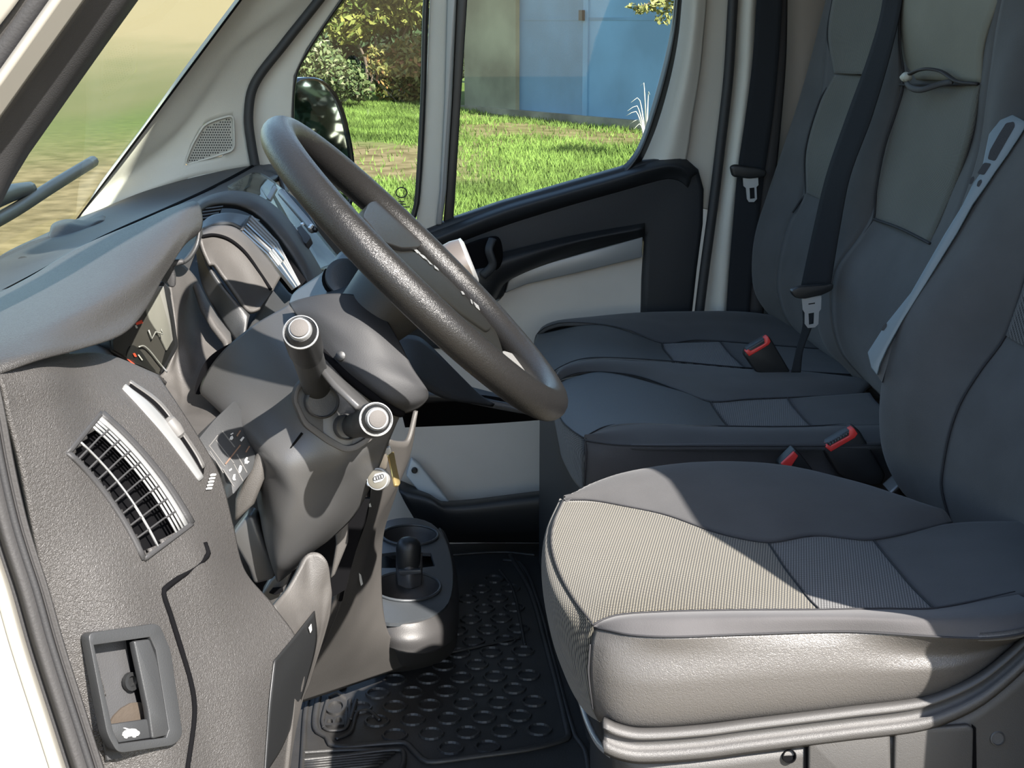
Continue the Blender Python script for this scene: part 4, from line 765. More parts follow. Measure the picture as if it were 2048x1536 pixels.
icon([(459, 879), (461, 873), (465, 871), (467, 876), (464, 880)]); icon([(461, 868), (466, 865), (467, 867), (462, 870)])
icon([(480, 880), (486, 873), (489, 875), (483, 883)])
icon([(458, 940), (463, 936), (464, 939), (459, 943)]); icon([(465, 957), (467, 949), (471, 948), (470, 956), (472, 960), (467, 961)])
icon([(478, 945), (477, 938), (480, 930), (484, 932), (483, 941), (480, 946)]); icon([(490, 928), (489, 920), (493, 914), (496, 915), (494, 921), (499, 923), (494, 928), (492, 926)])
plate('fuse_cover', [(470, 1000), (500, 940), (514, 905), (530, 900), (528, 960), (508, 1010), (468, 1048)], 1.35, M['dash_dusty'], da, thick=.03, bevel=.004)
# pedal well: bracket, knee panel, tab
plate('steering_bracket', [(461, 1074), (496, 1030), (510, 1034), (530, 1090), (553, 1148), (545, 1160), (508, 1170), (496, 1135)], 1.40, M['shroud'], da, thick=.03, bevel=.004)
plate('bracket_foot', [(552, 1140), (570, 1130), (605, 1132), (575, 1150), (553, 1160)], 1.41, M['shroud'], da, thick=.02, bevel=.003)
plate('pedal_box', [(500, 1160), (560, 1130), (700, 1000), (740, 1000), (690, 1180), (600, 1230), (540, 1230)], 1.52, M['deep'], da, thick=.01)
plate('stay', [(668, 1028), (690, 1010), (697, 1030), (696, 1085), (670, 1150), (660, 1160), (672, 1090)], 1.46, M['grey_panel'], da, thick=.012, bevel=.003)
plate('stay', [(578, 1122), (630, 1078), (634, 1082), (608, 1108), (580, 1128)], 1.47, M['grey_panel'], da, thick=.01, bevel=.002)
plate('cable_hole', [(538, 1186), (545, 1178), (565, 1176), (566, 1184), (550, 1190)], 1.44, M['deep'], da, thick=.004)
plate('pedal_bracket', [(522, 1190), (540, 1160), (560, 1140), (585, 1142), (570, 1180), (552, 1215), (538, 1215)], 1.45, M['shroud'], da, thick=.02, bevel=.003)
KP = surf('knee_panel', [[(548, 1212, 1.295), (575, 1180, 1.32), (605, 1130, 1.34), (620, 1106, 1.35), (640, 1108, 1.35), (655, 1125, 1.35), (662, 1170, 1.355)],
                    [(560, 1240, 1.29), (590, 1225, 1.315), (620, 1200, 1.335), (640, 1185, 1.345), (650, 1180, 1.35), (660, 1180, 1.353), (664, 1190, 1.356)],
                    [(590, 1330, 1.28), (610, 1320, 1.30), (625, 1300, 1.32), (640, 1260, 1.34), (648, 1250, 1.345), (654, 1245, 1.35), (658, 1240, 1.352)],
                    [(575, 1560, 1.265), (580, 1540, 1.28), (585, 1500, 1.29), (595, 1440, 1.31), (603, 1410, 1.325), (610, 1390, 1.335), (618, 1370, 1.34)]], M['dash_dusty'], da, .006, nu=40, nv=40)
def hk(x, y, l=.004):
    a, b = hit(OP, x, y, l), hit(KP, x, y, l); return a if (a-CAM).length < (b-CAM).length and abs(proj(a)[0]-x) < 3 else (b if abs(proj(b)[0]-x) < 3 else a)
kt = hplane(KP, (585, 1330), (632, 1235), (590, 1450))
surf('knee_flap', [[hk(549, 1322), hk(540, 1400), hk(535, 1470), hk(530, 1550)], [hk(588, 1275), hk(585, 1340), hk(575, 1420), hk(562, 1500)], [hk(630, 1222), hk(634, 1280), hk(612, 1370), hk(585, 1450)]], M['black'], da, .0012)  # black colour stands in for the shade lying on the flap
for pts in ([(556, 1352), (560, 1346), (563, 1356), (562, 1366), (557, 1362)], [(592, 1350), (595, 1348), (594, 1360), (591, 1360)], [(618, 1256), (623, 1248), (624, 1260), (621, 1266)], [(555, 1470), (558, 1460), (556, 1476)]):
    plate('scuff_mark', pts, kt, M['white_mark'], da, off=.0046, thick=.0006)
# worn grey side panel of the centre stack
cs = surf('centre_stack_side', [[(780, 880, 1.80), (800, 885, 1.82), (820, 880, 1.84), (836, 822, 1.86)], [(745, 975, 1.81), (770, 975, 1.83), (798, 960, 1.85), (822, 905, 1.87)],
                                [(715, 1060, 1.82), (740, 1065, 1.85), (765, 1030, 1.87), (795, 980, 1.89)], [(690, 1180, 1.84), (720, 1180, 1.88), (740, 1120, 1.92), (765, 1090, 1.97)],
                                [(640, 1300, 1.90), (690, 1290, 1.93), (735, 1270, 1.97), (775, 1260, 2.02)], [(588, 1410, 1.96), (660, 1386, 2.0), (760, 1352, 2.06), (840, 1325, 2.12)]], M['grey_panel'], da, .006, nu=36, nv=60)
seam(da, [(738, 960, 1.80), (730, 1030, 1.805), (712, 1085, 1.812), (690, 1150, 1.825), (680, 1200, 1.835)], M['deep'], .0035, 'stack_gap')
surf('stack_edge', [[(728, 970, 1.79), (725, 1030, 1.795), (700, 1090, 1.80), (682, 1160, 1.81), (665, 1220, 1.83), (600, 1380, 1.92)], [(738, 960, 1.80), (734, 1030, 1.81), (716, 1085, 1.815), (694, 1150, 1.83), (672, 1230, 1.85), (590, 1415, 1.955)]], M['dash_dusty'], da, .006)
for pts in ([(718, 1146), (722, 1150), (726, 1168), (722, 1172), (719, 1160)], [(738, 1008), (741, 1006), (743, 1014), (738, 1014)]): plate('scuff_mark', pts, 1.855 if pts[0][1] > 1100 else 1.80, M['white_mark'], da, thick=.001)
# clear glossy holder clipped over the centre of the dash
ho = thing('document_holder', tuple(P(560, 450, 2.0)), 'clear glossy plastic holder on top of the dash centre', 'holder')
hp = plane3(P(500, 352, 2.3), P(660, 520, 2.0), P(560, 470, 1.98))
surf('clear_sheet', [[(455, 378, 2.22), (490, 352, 2.32), (515, 345, 2.36), (550, 365, 2.34), (590, 405, 2.28), (640, 470, 2.18), (690, 530, 2.1)],
                     [(462, 388, 2.12), (500, 372, 2.20), (520, 372, 2.22), (545, 395, 2.20), (580, 450, 2.12), (615, 510, 2.05), (645, 540, 2.0)],
                     [(500, 395, 2.05), (520, 398, 2.08), (540, 415, 2.08), (560, 440, 2.05), (590, 485, 2.0), (620, 540, 1.95), (630, 550, 1.94)]], M['clear'], ho, .002, nu=40)
surf('holder_tray', [[(455, 372, 2.30), (495, 350, 2.38), (520, 345, 2.40), (555, 368, 2.38), (600, 415, 2.3), (650, 480, 2.22), (700, 540, 2.15)],
                     [(505, 398, 2.12), (525, 402, 2.14), (545, 420, 2.13), (565, 446, 2.1), (595, 490, 2.06), (620, 530, 2.0), (640, 560, 1.98)]], mk('grey green holder tray', (.060, .060, .050), .5, spec=.2, var=.4, vscale=30), ho, .005)
rp = plane3(P(570, 395, 2.14), P(630, 470, 2.02), P(555, 415, 2.12))
plate('clip', rpoly([(533, 394), (548, 370), (554, 374), (540, 400)], 2), rp, M['silver'], ho, off=.006, thick=.004, bevel=.001)
tube('rail', [PP(x, y, rp)+rp[1]*.006 for x, y in ((566, 392), (590, 420), (612, 446), (628, 466))], .006, M['silver'], ho, n=20)
tube('rail', [PP(x, y, rp)+rp[1]*.006 for x, y in ((573, 392), (600, 416), (622, 446), (634, 468))], .0035, M['black'], ho, n=20)
plate('catch', rpoly([(590, 458), (602, 450), (622, 474), (612, 488), (600, 478)], 3), rp, M['dash'], ho, off=.012, thick=.01, bevel=.002)
for x, y in ((611, 463), (626, 470), (629, 466), (593, 470), (598, 475)): lathe('rivet', PP(x, y, rp)+rp[1]*.012, rp[1], [(.003, 0), (.0025, .002), (.001, .003)], M['steel'], ho, seg=10)
# gear lever on the dash, its knob beyond the wheel
gl = thing('gear_lever', tuple(P(900, 600, 1.75)), 'gear lever with round silver rimmed knob standing beyond the steering wheel', 'gear lever')
ga = Vector((.93, .02, .36)).normalized(); go = P(930, 526, 1.72)
lathe('knob', go, ga, [(.012, -.052), (.020, -.045), (.0285, -.028), (.031, -.008), (.0295, .004)], mk('bronze grey knob', (.075, .065, .058), .35, coat=.2), gl, seg=36)
lathe('knob_ring', go, ga, [(.0296, .001), (.0296, .006), (.024, .008), (.023, .004)], M['steel'], gl, seg=36)
lathe('knob_cap', go, ga, [(.0235, .003), (.022, .0065), (.010, .008)], M['black'], gl, seg=30)
tube('lever', [go-ga*.05, go-ga*.12, go-ga*.2+Vector((0, 0, -.03))], .011, M['black'], gl, n=12)
# ================================================================== steering column, stalks, key
co = thing('steering_column', tuple(P(620, 900, 1.45)), 'smooth grey steering column shroud below the wheel', 'steering column')
LS = surf('lower_shroud', [[(578, 609, 1.45), (636, 690, 1.385), (695, 750, 1.355), (745, 790, 1.35), (803, 826, 1.365)],
                      [(500, 655, 1.455), (580, 720, 1.385), (640, 790, 1.345), (710, 850, 1.345), (792, 850, 1.37)],
                      [(430, 720, 1.465), (520, 790, 1.385), (600, 868, 1.34), (680, 920, 1.335), (778, 884, 1.375)],
                      [(400, 784, 1.46), (480, 850, 1.375), (570, 930, 1.33), (660, 975, 1.345), (752, 950, 1.38)],
                      [(450, 820, 1.445), (505, 905, 1.37), (575, 990, 1.335), (640, 1030, 1.35), (710, 1030, 1.40)],
                      [(510, 900, 1.425), (525, 990, 1.37), (565, 1060, 1.345), (620, 1080, 1.36), (665, 1075, 1.40)],
                      [(515, 1010, 1.43), (530, 1080, 1.385), (552, 1130, 1.365), (580, 1132, 1.37), (625, 1105, 1.40)],
                      [(545, 1130, 1.44), (550, 1150, 1.41), (556, 1164, 1.40), (570, 1155, 1.40), (590, 1138, 1.42)]], M['shroud'], co, .005, nu=60, nv=80)
seam(co, [(515, 985, 1.388), (560, 925, 1.338), (604, 866, 1.338)], M['deep'], .0011, 'shroud_joint')
# stalk recess, a dished dark plate on the shroud
spn = hplane(LS, (650, 790), (640, 850), (720, 862))
rc = rpoly([(586, 800), (592, 772), (620, 745), (662, 752), (700, 790), (735, 828), (770, 858), (738, 885), (712, 902), (690, 905), (655, 888), (608, 852)], 12)
plate('stalk_recess', rc, spn, M['grey_panel'], co, off=.006, thick=.012, bevel=.003, hole=rpoly([(594, 800), (600, 776), (622, 756), (655, 762), (690, 796), (722, 832), (752, 858), (730, 878), (708, 890), (692, 892), (662, 876), (614, 842)], 12))
plate('recess_floor', rc, spn, M['cover'], co, off=.001, thick=.004)
for c, r in (((640, 802), 33), ((690, 852), 26)): lathe('stalk_boot', PP(c[0], c[1], spn), spn[1], [(r/2050, 0), (r/2050, .012), (r/2050*.9, .014), (r/2050*.86, .008)], M['shroud'], co, seg=28)
# upper shroud (dark) and its cap
surf('upper_shroud', [[(578, 606, 1.430), (600, 598, 1.42), (650, 588, 1.405), (700, 588, 1.40), (750, 600, 1.40)],
                      [(590, 626, 1.405), (640, 630, 1.383), (690, 640, 1.373), (740, 655, 1.368), (800, 685, 1.372)],
                      [(636, 695, 1.378), (670, 690, 1.365), (720, 700, 1.355), (770, 716, 1.353), (825, 735, 1.360)],
                      [(692, 748, 1.352), (725, 752, 1.342), (770, 756, 1.340), (820, 766, 1.345), (852, 775, 1.355)],
                      [(750, 792, 1.345), (780, 800, 1.338), (815, 802, 1.342), (842, 796, 1.350), (857, 786, 1.362)],
                      [(800, 826, 1.362), (815, 826, 1.358), (835, 818, 1.36), (848, 808, 1.365), (856, 798, 1.370)]], mk('dark shroud plastic', (.022, .0225, .024), .62, spec=.3, bump=.15, scale=1000), co, .005, nu=50, nv=60)
tube('shroud_gap', [(625, 684, 1.384), (660, 722, 1.364), (700, 757, 1.35), (745, 793, 1.342), (790, 822, 1.352), (803, 826, 1.358)], .0045, M['deep'], co, n=30)
plate('gap_strip', [(634, 705), (640, 706), (690, 760), (740, 806), (780, 830), (772, 838), (720, 810), (672, 765), (640, 728)], plane3(P(634, 705, 1.372), P(780, 834, 1.352), P(690, 760, 1.348)), M['shroud'], co, off=.004, thick=.006, bevel=.002)
lathe('screw_cap', P(681, 712, 1.356), Vector((-.1, -1, .35)), [(.0048, -.004), (.0048, .0012), (.0042, .0016)], M['black'], co, seg=20)
surf('column_top', [[(578, 606, 1.45), (591, 582, 1.50), (653, 538, 1.56), (683, 502, 1.60), (705, 500, 1.60)], [(600, 608, 1.435), (640, 590, 1.46), (690, 565, 1.48), (715, 545, 1.51), (738, 555, 1.52)],
                    [(640, 604, 1.425), (680, 597, 1.42), (720, 587, 1.42), (738, 580, 1.43), (743, 568, 1.46)]], M['console_top'], co, .006, nu=36)
lathe('column_cap', P(692, 558, 1.478), Vector((.25, -.75, .6)), [(.022, -.006), (.022, .004), (.019, .006), (.015, .007)], M['console_top'], co, seg=36)
tube('cap_groove', [P(692, 558, 1.474)+Vector((.0225*math.cos(a), .022*math.sin(a)*.6, .022*math.sin(a)*.75)) for a in np.linspace(2.6, 6.6, 20)], .0022, M['deep'], co, n=0)
# stalks
def stalk(label, base, tip, rb, cap, grp=None):
    t = thing('control_stalk', tuple(base), label, 'stalk'); ax = (tip-base).normalized(); L = (tip-base).length
    lathe('arm', base, ax, [(rb*.9, 0), (rb, L*.25), (rb*1.05, L*.7), (rb*1.1, L*.78)], M['cover'], t, seg=28)
    kn = lathe('end_knob', base, ax, [(rb*1.05, L*.70), (cap*1.04, L*.76), (cap*1.06, L*.92), (cap, L*.97)], M['black'], t, seg=36)
    lathe('knob_ring', base, ax, [(cap*1.01, L*.965), (cap*1.01, L*.975), (cap*.94, L*.978), (cap*.93, L*.97)], M['silver'], t, seg=36)
    lathe('knob_band', base, ax, [(cap*.94, L*.96), (cap*.70, L*1.0), (cap*.68, L*1.0)], M['black'], t, seg=36)
    bt = lathe('end_button', base, ax, [(cap*.66, L*.98), (cap*.66, L*1.01), (cap*.60, L*1.02), (cap*.58, L*1.02)], M['silver'], t, seg=36)
    lathe('button_face', base, ax, [(cap*.52, L*1.0), (cap*.52, L*1.028), (cap*.48, L*1.03)], mk('pale button', (.075, .070, .066), .65, spec=.15, bump=.2, scale=900), t, seg=36)
    return t
stalk('upper control stalk with round ringed end knob left of the steering wheel', P(642, 802, 1.385), P(600, 660, 1.205), .0135, .0150)
stalk('lower shorter control stalk with round ringed end knob above the ignition key', P(692, 856, 1.38), P(754, 838, 1.235), .0120, .0150)
# ignition key with fob
ik = thing('ignition_key', tuple(P(765, 930, 1.40)), 'ignition key and pale round key fob hanging from the steering column', 'key')
plate('key_blade', rpoly([(776, 905), (788, 903), (793, 930), (801, 966), (798, 971), (790, 970), (784, 940)], 2), plane3(P(776, 905, 1.40), P(800, 970, 1.37), P(790, 905, 1.405)), M['brass'], ik, thick=.003, bevel=.0008)
plate('key_bow', rpoly([(764, 912), (772, 906), (776, 918), (773, 938), (758, 942), (755, 932)], 4), 1.392, mk('tan key bow', (.40, .33, .25), .5), ik, thick=.006, bevel=.002)
plate('key_strap', rpoly([(768, 900), (780, 892), (784, 905), (765, 918)], 4), 1.395, M['silver'], ik, thick=.004, bevel=.001)
fo_c = P(757, 958, 1.375); fa = Vector((-.25, -.92, .28))
lathe('fob', fo_c, fa, [(.0108, -.005), (.0116, 0), (.0108, .004)], M['silver'], ik, seg=30)
lathe('fob_face', fo_c, fa, [(.0096, .003), (.0096, .0046), (.0085, .005)], mk('dark fob enamel', (.09, .085, .07), .3), ik, seg=30)
fpl = (fo_c+fa.normalized()*.0052, fa.normalized())
plate('fob_badge', rpoly([(746, 956), (750, 948), (768, 944), (771, 952), (764, 962), (748, 966)], 3), fpl, M['white_mark'], ik, off=.0005, thick=.001)
for k in range(4): tube('badge_ring', [PP(x, y, fpl)+fpl[1]*.001 for x, y in circ(751+k*4.6, 957-k*1.6, 3.2, 4.2, 14)], .0004, M['cover'], ik, n=0, seg=5, closed=True)
tube('key_ring', [PP(x, y, (fo_c, fa.normalized())) for x, y in circ(742, 960, 6, 12, 16, .4)], .0012, M['steel'], ik, n=0, seg=6, closed=True)
# ================================================================== steering wheel
WC = Vector((.0210, 1.4224, .7640)); th_, ph_ = .7826, -.0096
WN = Vector((math.cos(th_)*math.cos(ph_), math.cos(th_)*math.sin(ph_), math.sin(th_)))
wpl_ = (WC, WN if WN.dot(CAM-WC) > 0 else WN)
sw_ = thing('steering_wheel', tuple(WC), 'dark grained steering wheel tilted towards the driver seat', 'steering wheel')
a_ = WN.cross(Vector((0, 1, 0))).normalized(); b_ = WN.cross(a_)
tube('rim', [WC+a_*(.187*math.cos(t))+b_*(.187*math.sin(t)) for t in np.linspace(0, 2*math.pi, 97)[:-1]], .0166, M['wheel'], sw_, n=0, seg=20, closed=True)
def WP(x, y, off=0): return PP(x, y, (WC+WN*off, WN))
def wplate(name, pts, mat, off, th, par, bev=.003, pl_off=0): return plate(name, pts, (WC+WN*pl_off, WN), mat, par, off=0, thick=th, bevel=bev, seg=3)
# hub: pad and body, spokes
pad_far = [(762, 478), (800, 480), (835, 498), (884, 539), (937, 588), (979, 633), (1000, 672), (1012, 708), (1012, 735)]
pad_near = [(1000, 732), (950, 690), (885, 628), (815, 560), (765, 510), (750, 488)]
body = wplate('hub', rpoly(pad_far+pad_near, 14), M['wheel_pad'], 0, .020, sw_, .006, -.004)
ins = wplate('pad_insert', rpoly([(775, 488), (808, 492), (850, 515), (900, 560), (950, 612), (975, 640), (985, 655), (975, 662), (930, 630), (860, 575), (800, 520)], 8), M['wheel_pad'], 0, .008, body, .002, -.001)
for pts in ([(828, 498), (834, 499), (842, 507), (836, 506)], [(838, 506), (848, 511), (858, 522), (848, 516)], [(853, 517), (860, 524), (866, 530), (861, 528)], [(868, 530), (876, 537), (878, 541), (870, 536)],
            [(922, 582), (926, 583), (930, 589), (926, 589)], [(941, 598), (944, 600), (946, 608), (943, 606)], [(947, 603), (957, 611), (960, 620), (952, 613)]):
    wplate('pad_mark', pts, M['silver'], 0, .0006, ins, 0, .0004)
sp1 = [(726, 432), (738, 404), (768, 396), (808, 424), (850, 462), (842, 494), (805, 496), (770, 484), (756, 468), (742, 450)]
wplate('spoke', rpoly(sp1, 8), leather('spoke skin', (.012, .0115, .011), .4, 650, .3, spec=.14), 0, .022, sw_, .009, .004)
wplate('spoke', rpoly([(1004, 700), (1018, 704), (1050, 716), (1088, 742), (1104, 768), (1096, 782), (1060, 762), (1010, 740)], 8), mk('grey spoke insert', (.16, .16, .155), .4, bump=.2, scale=800), 0, .022, sw_, .006, -.006)
lathe('hub_back', WC-WN*.02, -WN, [(.045, 0), (.042, .02), (.036, .05), (.032, .09), (.030, .13)], M['cover'], sw_, seg=40)

bpy.data.objects.remove(OP)
# ================================================================== cup holder console
cc = thing('cupholder_console', tuple(PZ(820, 1300, 0)), 'low black console with two round cup holders beside the floor mat', 'console')
ctop = plane3(P(820, 1242, 2.047), P(820, 1038, 2.489), P(900, 1150, 2.236))
tp = [(740, 1110), (746, 1070), (766, 1046), (800, 1036), (840, 1038), (870, 1052), (892, 1085), (905, 1150), (899, 1200), (876, 1226), (830, 1240), (790, 1246), (752, 1236), (738, 1180)]
h1 = circ(813, 1175, 68, 29, 30); h2 = circ(820, 1072, 56, 20, 30); h3 = [(758, 1108), (790, 1104), (862, 1106), (870, 1132), (838, 1136), (760, 1136)]
def multi(name, outer, holes, pl, mat, parent, thick, off=0):
    n = pl[1]; bm = bmesh.new(); ed = []
    for L in [outer]+holes:
        v = [bm.verts.new(PP(x, y, pl)+n*off) for x, y in L]; ed += [bm.edges.new((v[i], v[(i+1) % len(v)])) for i in range(len(v))]
    bmesh.ops.triangle_fill(bm, edges=ed, use_beauty=True)
    for f in bm.faces:
        f.normal_update()
        if f.normal.dot(n) < 0: f.normal_flip()
    me = bpy.data.meshes.new(name); bm.to_mesh(me); bm.free(); o = link(name, me, mat, parent)
    m = o.modifiers.new('t', 'SOLIDIFY'); m.thickness = thick; m.offset = -1
    return o
multi('top_tray', smooth_poly(tp, 44), [h1, h2, h3], ctop, M['console_top'], cc, .006)
for hh, dep in ((h1, .06), (h2, .06)):
    A = [PP(x, y, ctop)+ctop[1]*.002 for x, y in hh]; c = sum(A, Vector())/len(A); n = ctop[1]; m = len(A)
    vs_ = A+[c+(p-c)*.92-n*.012 for p in A]+[c+(p-c)*.85-n*dep for p in A]
    fs = [(i, (i+1) % m, m+(i+1) % m, m+i) for i in range(m)]+[(m+i, m+(i+1) % m, 2*m+(i+1) % m, 2*m+i) for i in range(m)]+[tuple(range(2*m, 3*m))]
    cp = mesh('cup_holder', vs_, fs, M['console'], cc)
    tube('cup_rim', A, .0025, M['console_top'], cp, n=0, seg=8, closed=True)
plate('slot_floor', [(750, 1095), (872, 1095), (880, 1145), (750, 1145)], (ctop[0], ctop[1]), M['cover'], cc, off=-.03, thick=.004)
surf('console_body', [[(738, 1178, 2.173), (745, 1226, 2.079), (790, 1247, 2.042), (850, 1240, 2.053), (893, 1212, 2.121), (906, 1150, 2.236), (897, 1095, 2.373), (880, 1055, 2.478)],
                      [(738, 1215, 2.142), (752, 1262, 2.058), (795, 1278, 2.026), (855, 1275, 2.037), (902, 1245, 2.100), (913, 1180, 2.236), (905, 1110, 2.384), (890, 1065, 2.499)],
                      [(742, 1250, 2.131), (762, 1286, 2.053), (800, 1303, 2.026), (855, 1306, 2.037), (906, 1280, 2.100), (918, 1210, 2.236), (911, 1130, 2.384), (896, 1078, 2.499)]], M['console'], cc, .005, nu=50, nv=24)
surf('console_foot', [[(742, 1250, 2.147), (762, 1287, 2.074), (800, 1303, 2.047), (855, 1305, 2.058), (904, 1280, 2.121), (916, 1212, 2.247), (909, 1132, 2.394), (894, 1080, 2.510)],
                      [(748, 1310, 2.163), (765, 1335, 2.100), (805, 1332, 2.090), (865, 1322, 2.111), (905, 1300, 2.163), (916, 1245, 2.279), (912, 1160, 2.415), (898, 1100, 2.520)],
                      [(752, 1362, 2.179), (768, 1362, 2.163), (805, 1352, 2.163), (866, 1336, 2.173), (898, 1318, 2.216), (914, 1275, 2.310), (912, 1190, 2.436), (900, 1120, 2.541)]], M['console'], cc, .005, nu=50, nv=24)
plug = thing('power_plug', tuple(P(820, 1150, 2.268)), 'black round topped plug standing upright in the cup holder console', 'plug')
pb = P(816, 1152, 2.257)
surf('stem', [[P(792, 1105, 2.236), P(792, 1145, 2.226), P(795, 1170, 2.216)], [P(818, 1110, 2.226), P(818, 1150, 2.210), P(820, 1178, 2.205)], [P(845, 1105, 2.236), P(845, 1145, 2.226), P(843, 1170, 2.216)]], M['console'], plug, .02)
lathe('body', P(817, 1140, 2.236), Vector((0.02, .05, 1)), [(.019, 0), (.0205, .004), (.0205, .038), (.0185, .047), (.013, .053), (.005, .056)], M['black'], plug, seg=30)
plate('collar', rpoly([(797, 1142), (842, 1140), (843, 1147), (800, 1151)], 2), 2.21, M['console_top'], plug, thick=.01, bevel=.001)
# ================================================================== floor mat
fm = thing('floor_mat', (.05, 2.0, 0), 'black rubber floor mat with raised rings, borders and moulded lettering', 'floor mat')
mo_ = [PZ(560, 1640, .0), PZ(592, 1440, .0), PZ(640, 1250, .0), PZ(700, 1150, .0), PZ(900, 1085, .0), PZ(1085, 1088, .0), PZ(1110, 1200, .0), PZ(1150, 1380, .0), PZ(1178, 1440, 0), PZ(1240, 1640, .0)]
zp = (Vector((0, 0, 0)), Vector((0, 0, 1)))
plate('mat_sheet', mo_, zp, M['mat'], fm, off=0, thick=.008)
def rib(pts, r=.004, n=50, closed=False, name='raised_border'): return tube(name, [PZ(x, y, .002) for x, y in pts], r, M['mat'], fm, n=n, seg=8, flat=.8, closed=closed)
rib([(598, 1640), (606, 1500), (613, 1410), (640, 1300)]); rib([(604, 1505), (690, 1500), (770, 1500)]) 
rib([(603, 1520), (680, 1512), (800, 1500), (808, 1520), (800, 1545)])
rib([(637, 1392), (630, 1440), (634, 1462), (655, 1475), (663, 1490), (690, 1494), (760, 1488), (810, 1486), (826, 1500), (850, 1522), (868, 1524), (960, 1512), (1060, 1498), (1132, 1478), (1136, 1465), (1095, 1300), (1060, 1180), (1020, 1110)], .005, 120)
rib([(1006, 1120), (1040, 1125), (1075, 1200), (1110, 1330), (1150, 1470), (1170, 1500), (1180, 1560)], .004)
rib([(1030, 1118), (1050, 1150), (1082, 1240), (1125, 1400)], .003); rib([(1000, 1140), (1026, 1180), (1050, 1290)], .003)
rib([(900, 1110), (1000, 1104), (1070, 1110)], .003); rib([(880, 1310), (1040, 1275)], .003)
rib([(648, 1456), (645, 1440), (656, 1395)], .003); rib([(648, 1456), (660, 1461), (688, 1458), (697, 1444), (700, 1400)], .003)
rib([(700, 1440), (712, 1400)], .004); rib([(672, 1478), (700, 1465), (715, 1425), (735, 1420), (760, 1440)], .003)
for k in range(5): rib([(604, 1524+k*5), (790-k*8, 1506+k*6)], .0025, 6, name='mat_rib')
# rings share one mesh
rm = bpy.data.meshes.new('raised_ring'); bm = bmesh.new(); NS = 18
def ringv(r, z): return [bm.verts.new((r*math.cos(2*math.pi*k/NS), r*math.sin(2*math.pi*k/NS), z)) for k in range(NS)]
L = [ringv(.0195, 0), ringv(.0185, .0032), ringv(.0160, .0032), ringv(.0145, .0)]
for A_, B_ in zip(L, L[1:]):
    for k in range(NS): bm.faces.new((A_[k], A_[(k+1) % NS], B_[(k+1) % NS], B_[k]))
bm.to_mesh(rm); bm.free(); rm.materials.append(M['mat'])
inner = [(708, 1470), (690, 1420), (760, 1370), (890, 1325), (935, 1180), (1000, 1140), (1030, 1190), (1060, 1300), (1120, 1465), (1040, 1492), (880, 1512), (850, 1500), (820, 1474), (760, 1478)]
cnt = 0
for j in range(40):
    for i in range(30):
        x = -.20+i*.0525+(j % 2)*.026; y = 1.6+j*.0455
        u, v = proj(Vector((x, y, 0)))
        if inside(u, v, inner) or (abs(u-712) < 22 and abs(v-1458) < 14):
            o = bpy.data.objects.new('raised_ring', rm); COL.objects.link(o); o.parent = fm; o.matrix_parent_inverse = Matrix.Translation(-fm.location); o.location = (x, y, .0); cnt += 1
# moulded word, read towards the passenger side
cv_ = bpy.data.curves.new('lettering', 'FONT'); cv_.body = 'BOXER'; cv_.extrude = .002; cv_.size = 1; cv_.space_character = 1.1
to = bpy.data.objects.new('tmp', cv_); COL.objects.link(to); bpy.context.view_layer.update()
tm = bpy.data.meshes.new_from_object(to.evaluated_get(bpy.context.evaluated_depsgraph_get())); COL.objects.unlink(to); bpy.data.objects.remove(to)
pB = PZ(688, 1457, 0); pO = PZ(694, 1398, 0)
co_ = np.empty(len(tm.vertices)*3); tm.vertices.foreach_get('co', co_); co_ = co_.reshape(-1, 3)
sx = (pO.y-pB.y)/1.50; hgt = .030
for v, c in zip(tm.vertices, co_): v.co = (pB.x-c[1]*hgt/.7+.0, pB.y+c[0]*sx, .002+c[2])
tm.name = 'lettering'; link('lettering', tm, M['mat'], fm)
# ================================================================== seats
ds_ = thing('driver_seat', tuple(PZ(1500, 1500, .2)), 'front driver seat in grey mesh and charcoal cloth, nearest the open doorway', 'seat')
ZI, ZB = .462, .482
T0 = [PZ(x, y, z) for x, y, z in ((1127, 1000, .461), (1180, 968, .472), (1250, 945, .48), (1400, 925, .482), (1560, 930, .482), (1700, 960, .48), (1800, 990, .478), (1870, 1015, .475))]
T1 = [PZ(x, y, z) for x, y, z in ((1127, 1001, .460), (1180, 1001, .462), (1250, 1013, .462), (1330, 1030, .461), (1440, 1068, .459), (1537, 1085, .458), (1630, 1072, .458), (1745, 1080, .458), (1905, 1045, .462))]
T3 = [PZ(x, y, z) for x, y, z in ((1187, 1251, .452), (1206, 1240, .455), (1240, 1230, .458), (1330, 1224, .460), (1460, 1221, .461), (1640, 1220, .461), (1760, 1218, .461), (1872, 1217, .461), (2030, 1185, .464))]
Th = [(a+b)/2+Vector((0, 0, .006)) for a, b in zip(crom(T0, 24), crom(T1, 24))]
far_out = [p+Vector((0, .035*min(1, i/2), -.02)) for i, p in enumerate(T0)]; far_low = [p+Vector((.01, .05*min(1, i/2), -.10)) for i, p in enumerate(T0)]
surf('side_bolster', [far_low, far_out, T0, Th, T1], M['cloth'], ds_, .006, nu=60, out=(0, -.3, 1))
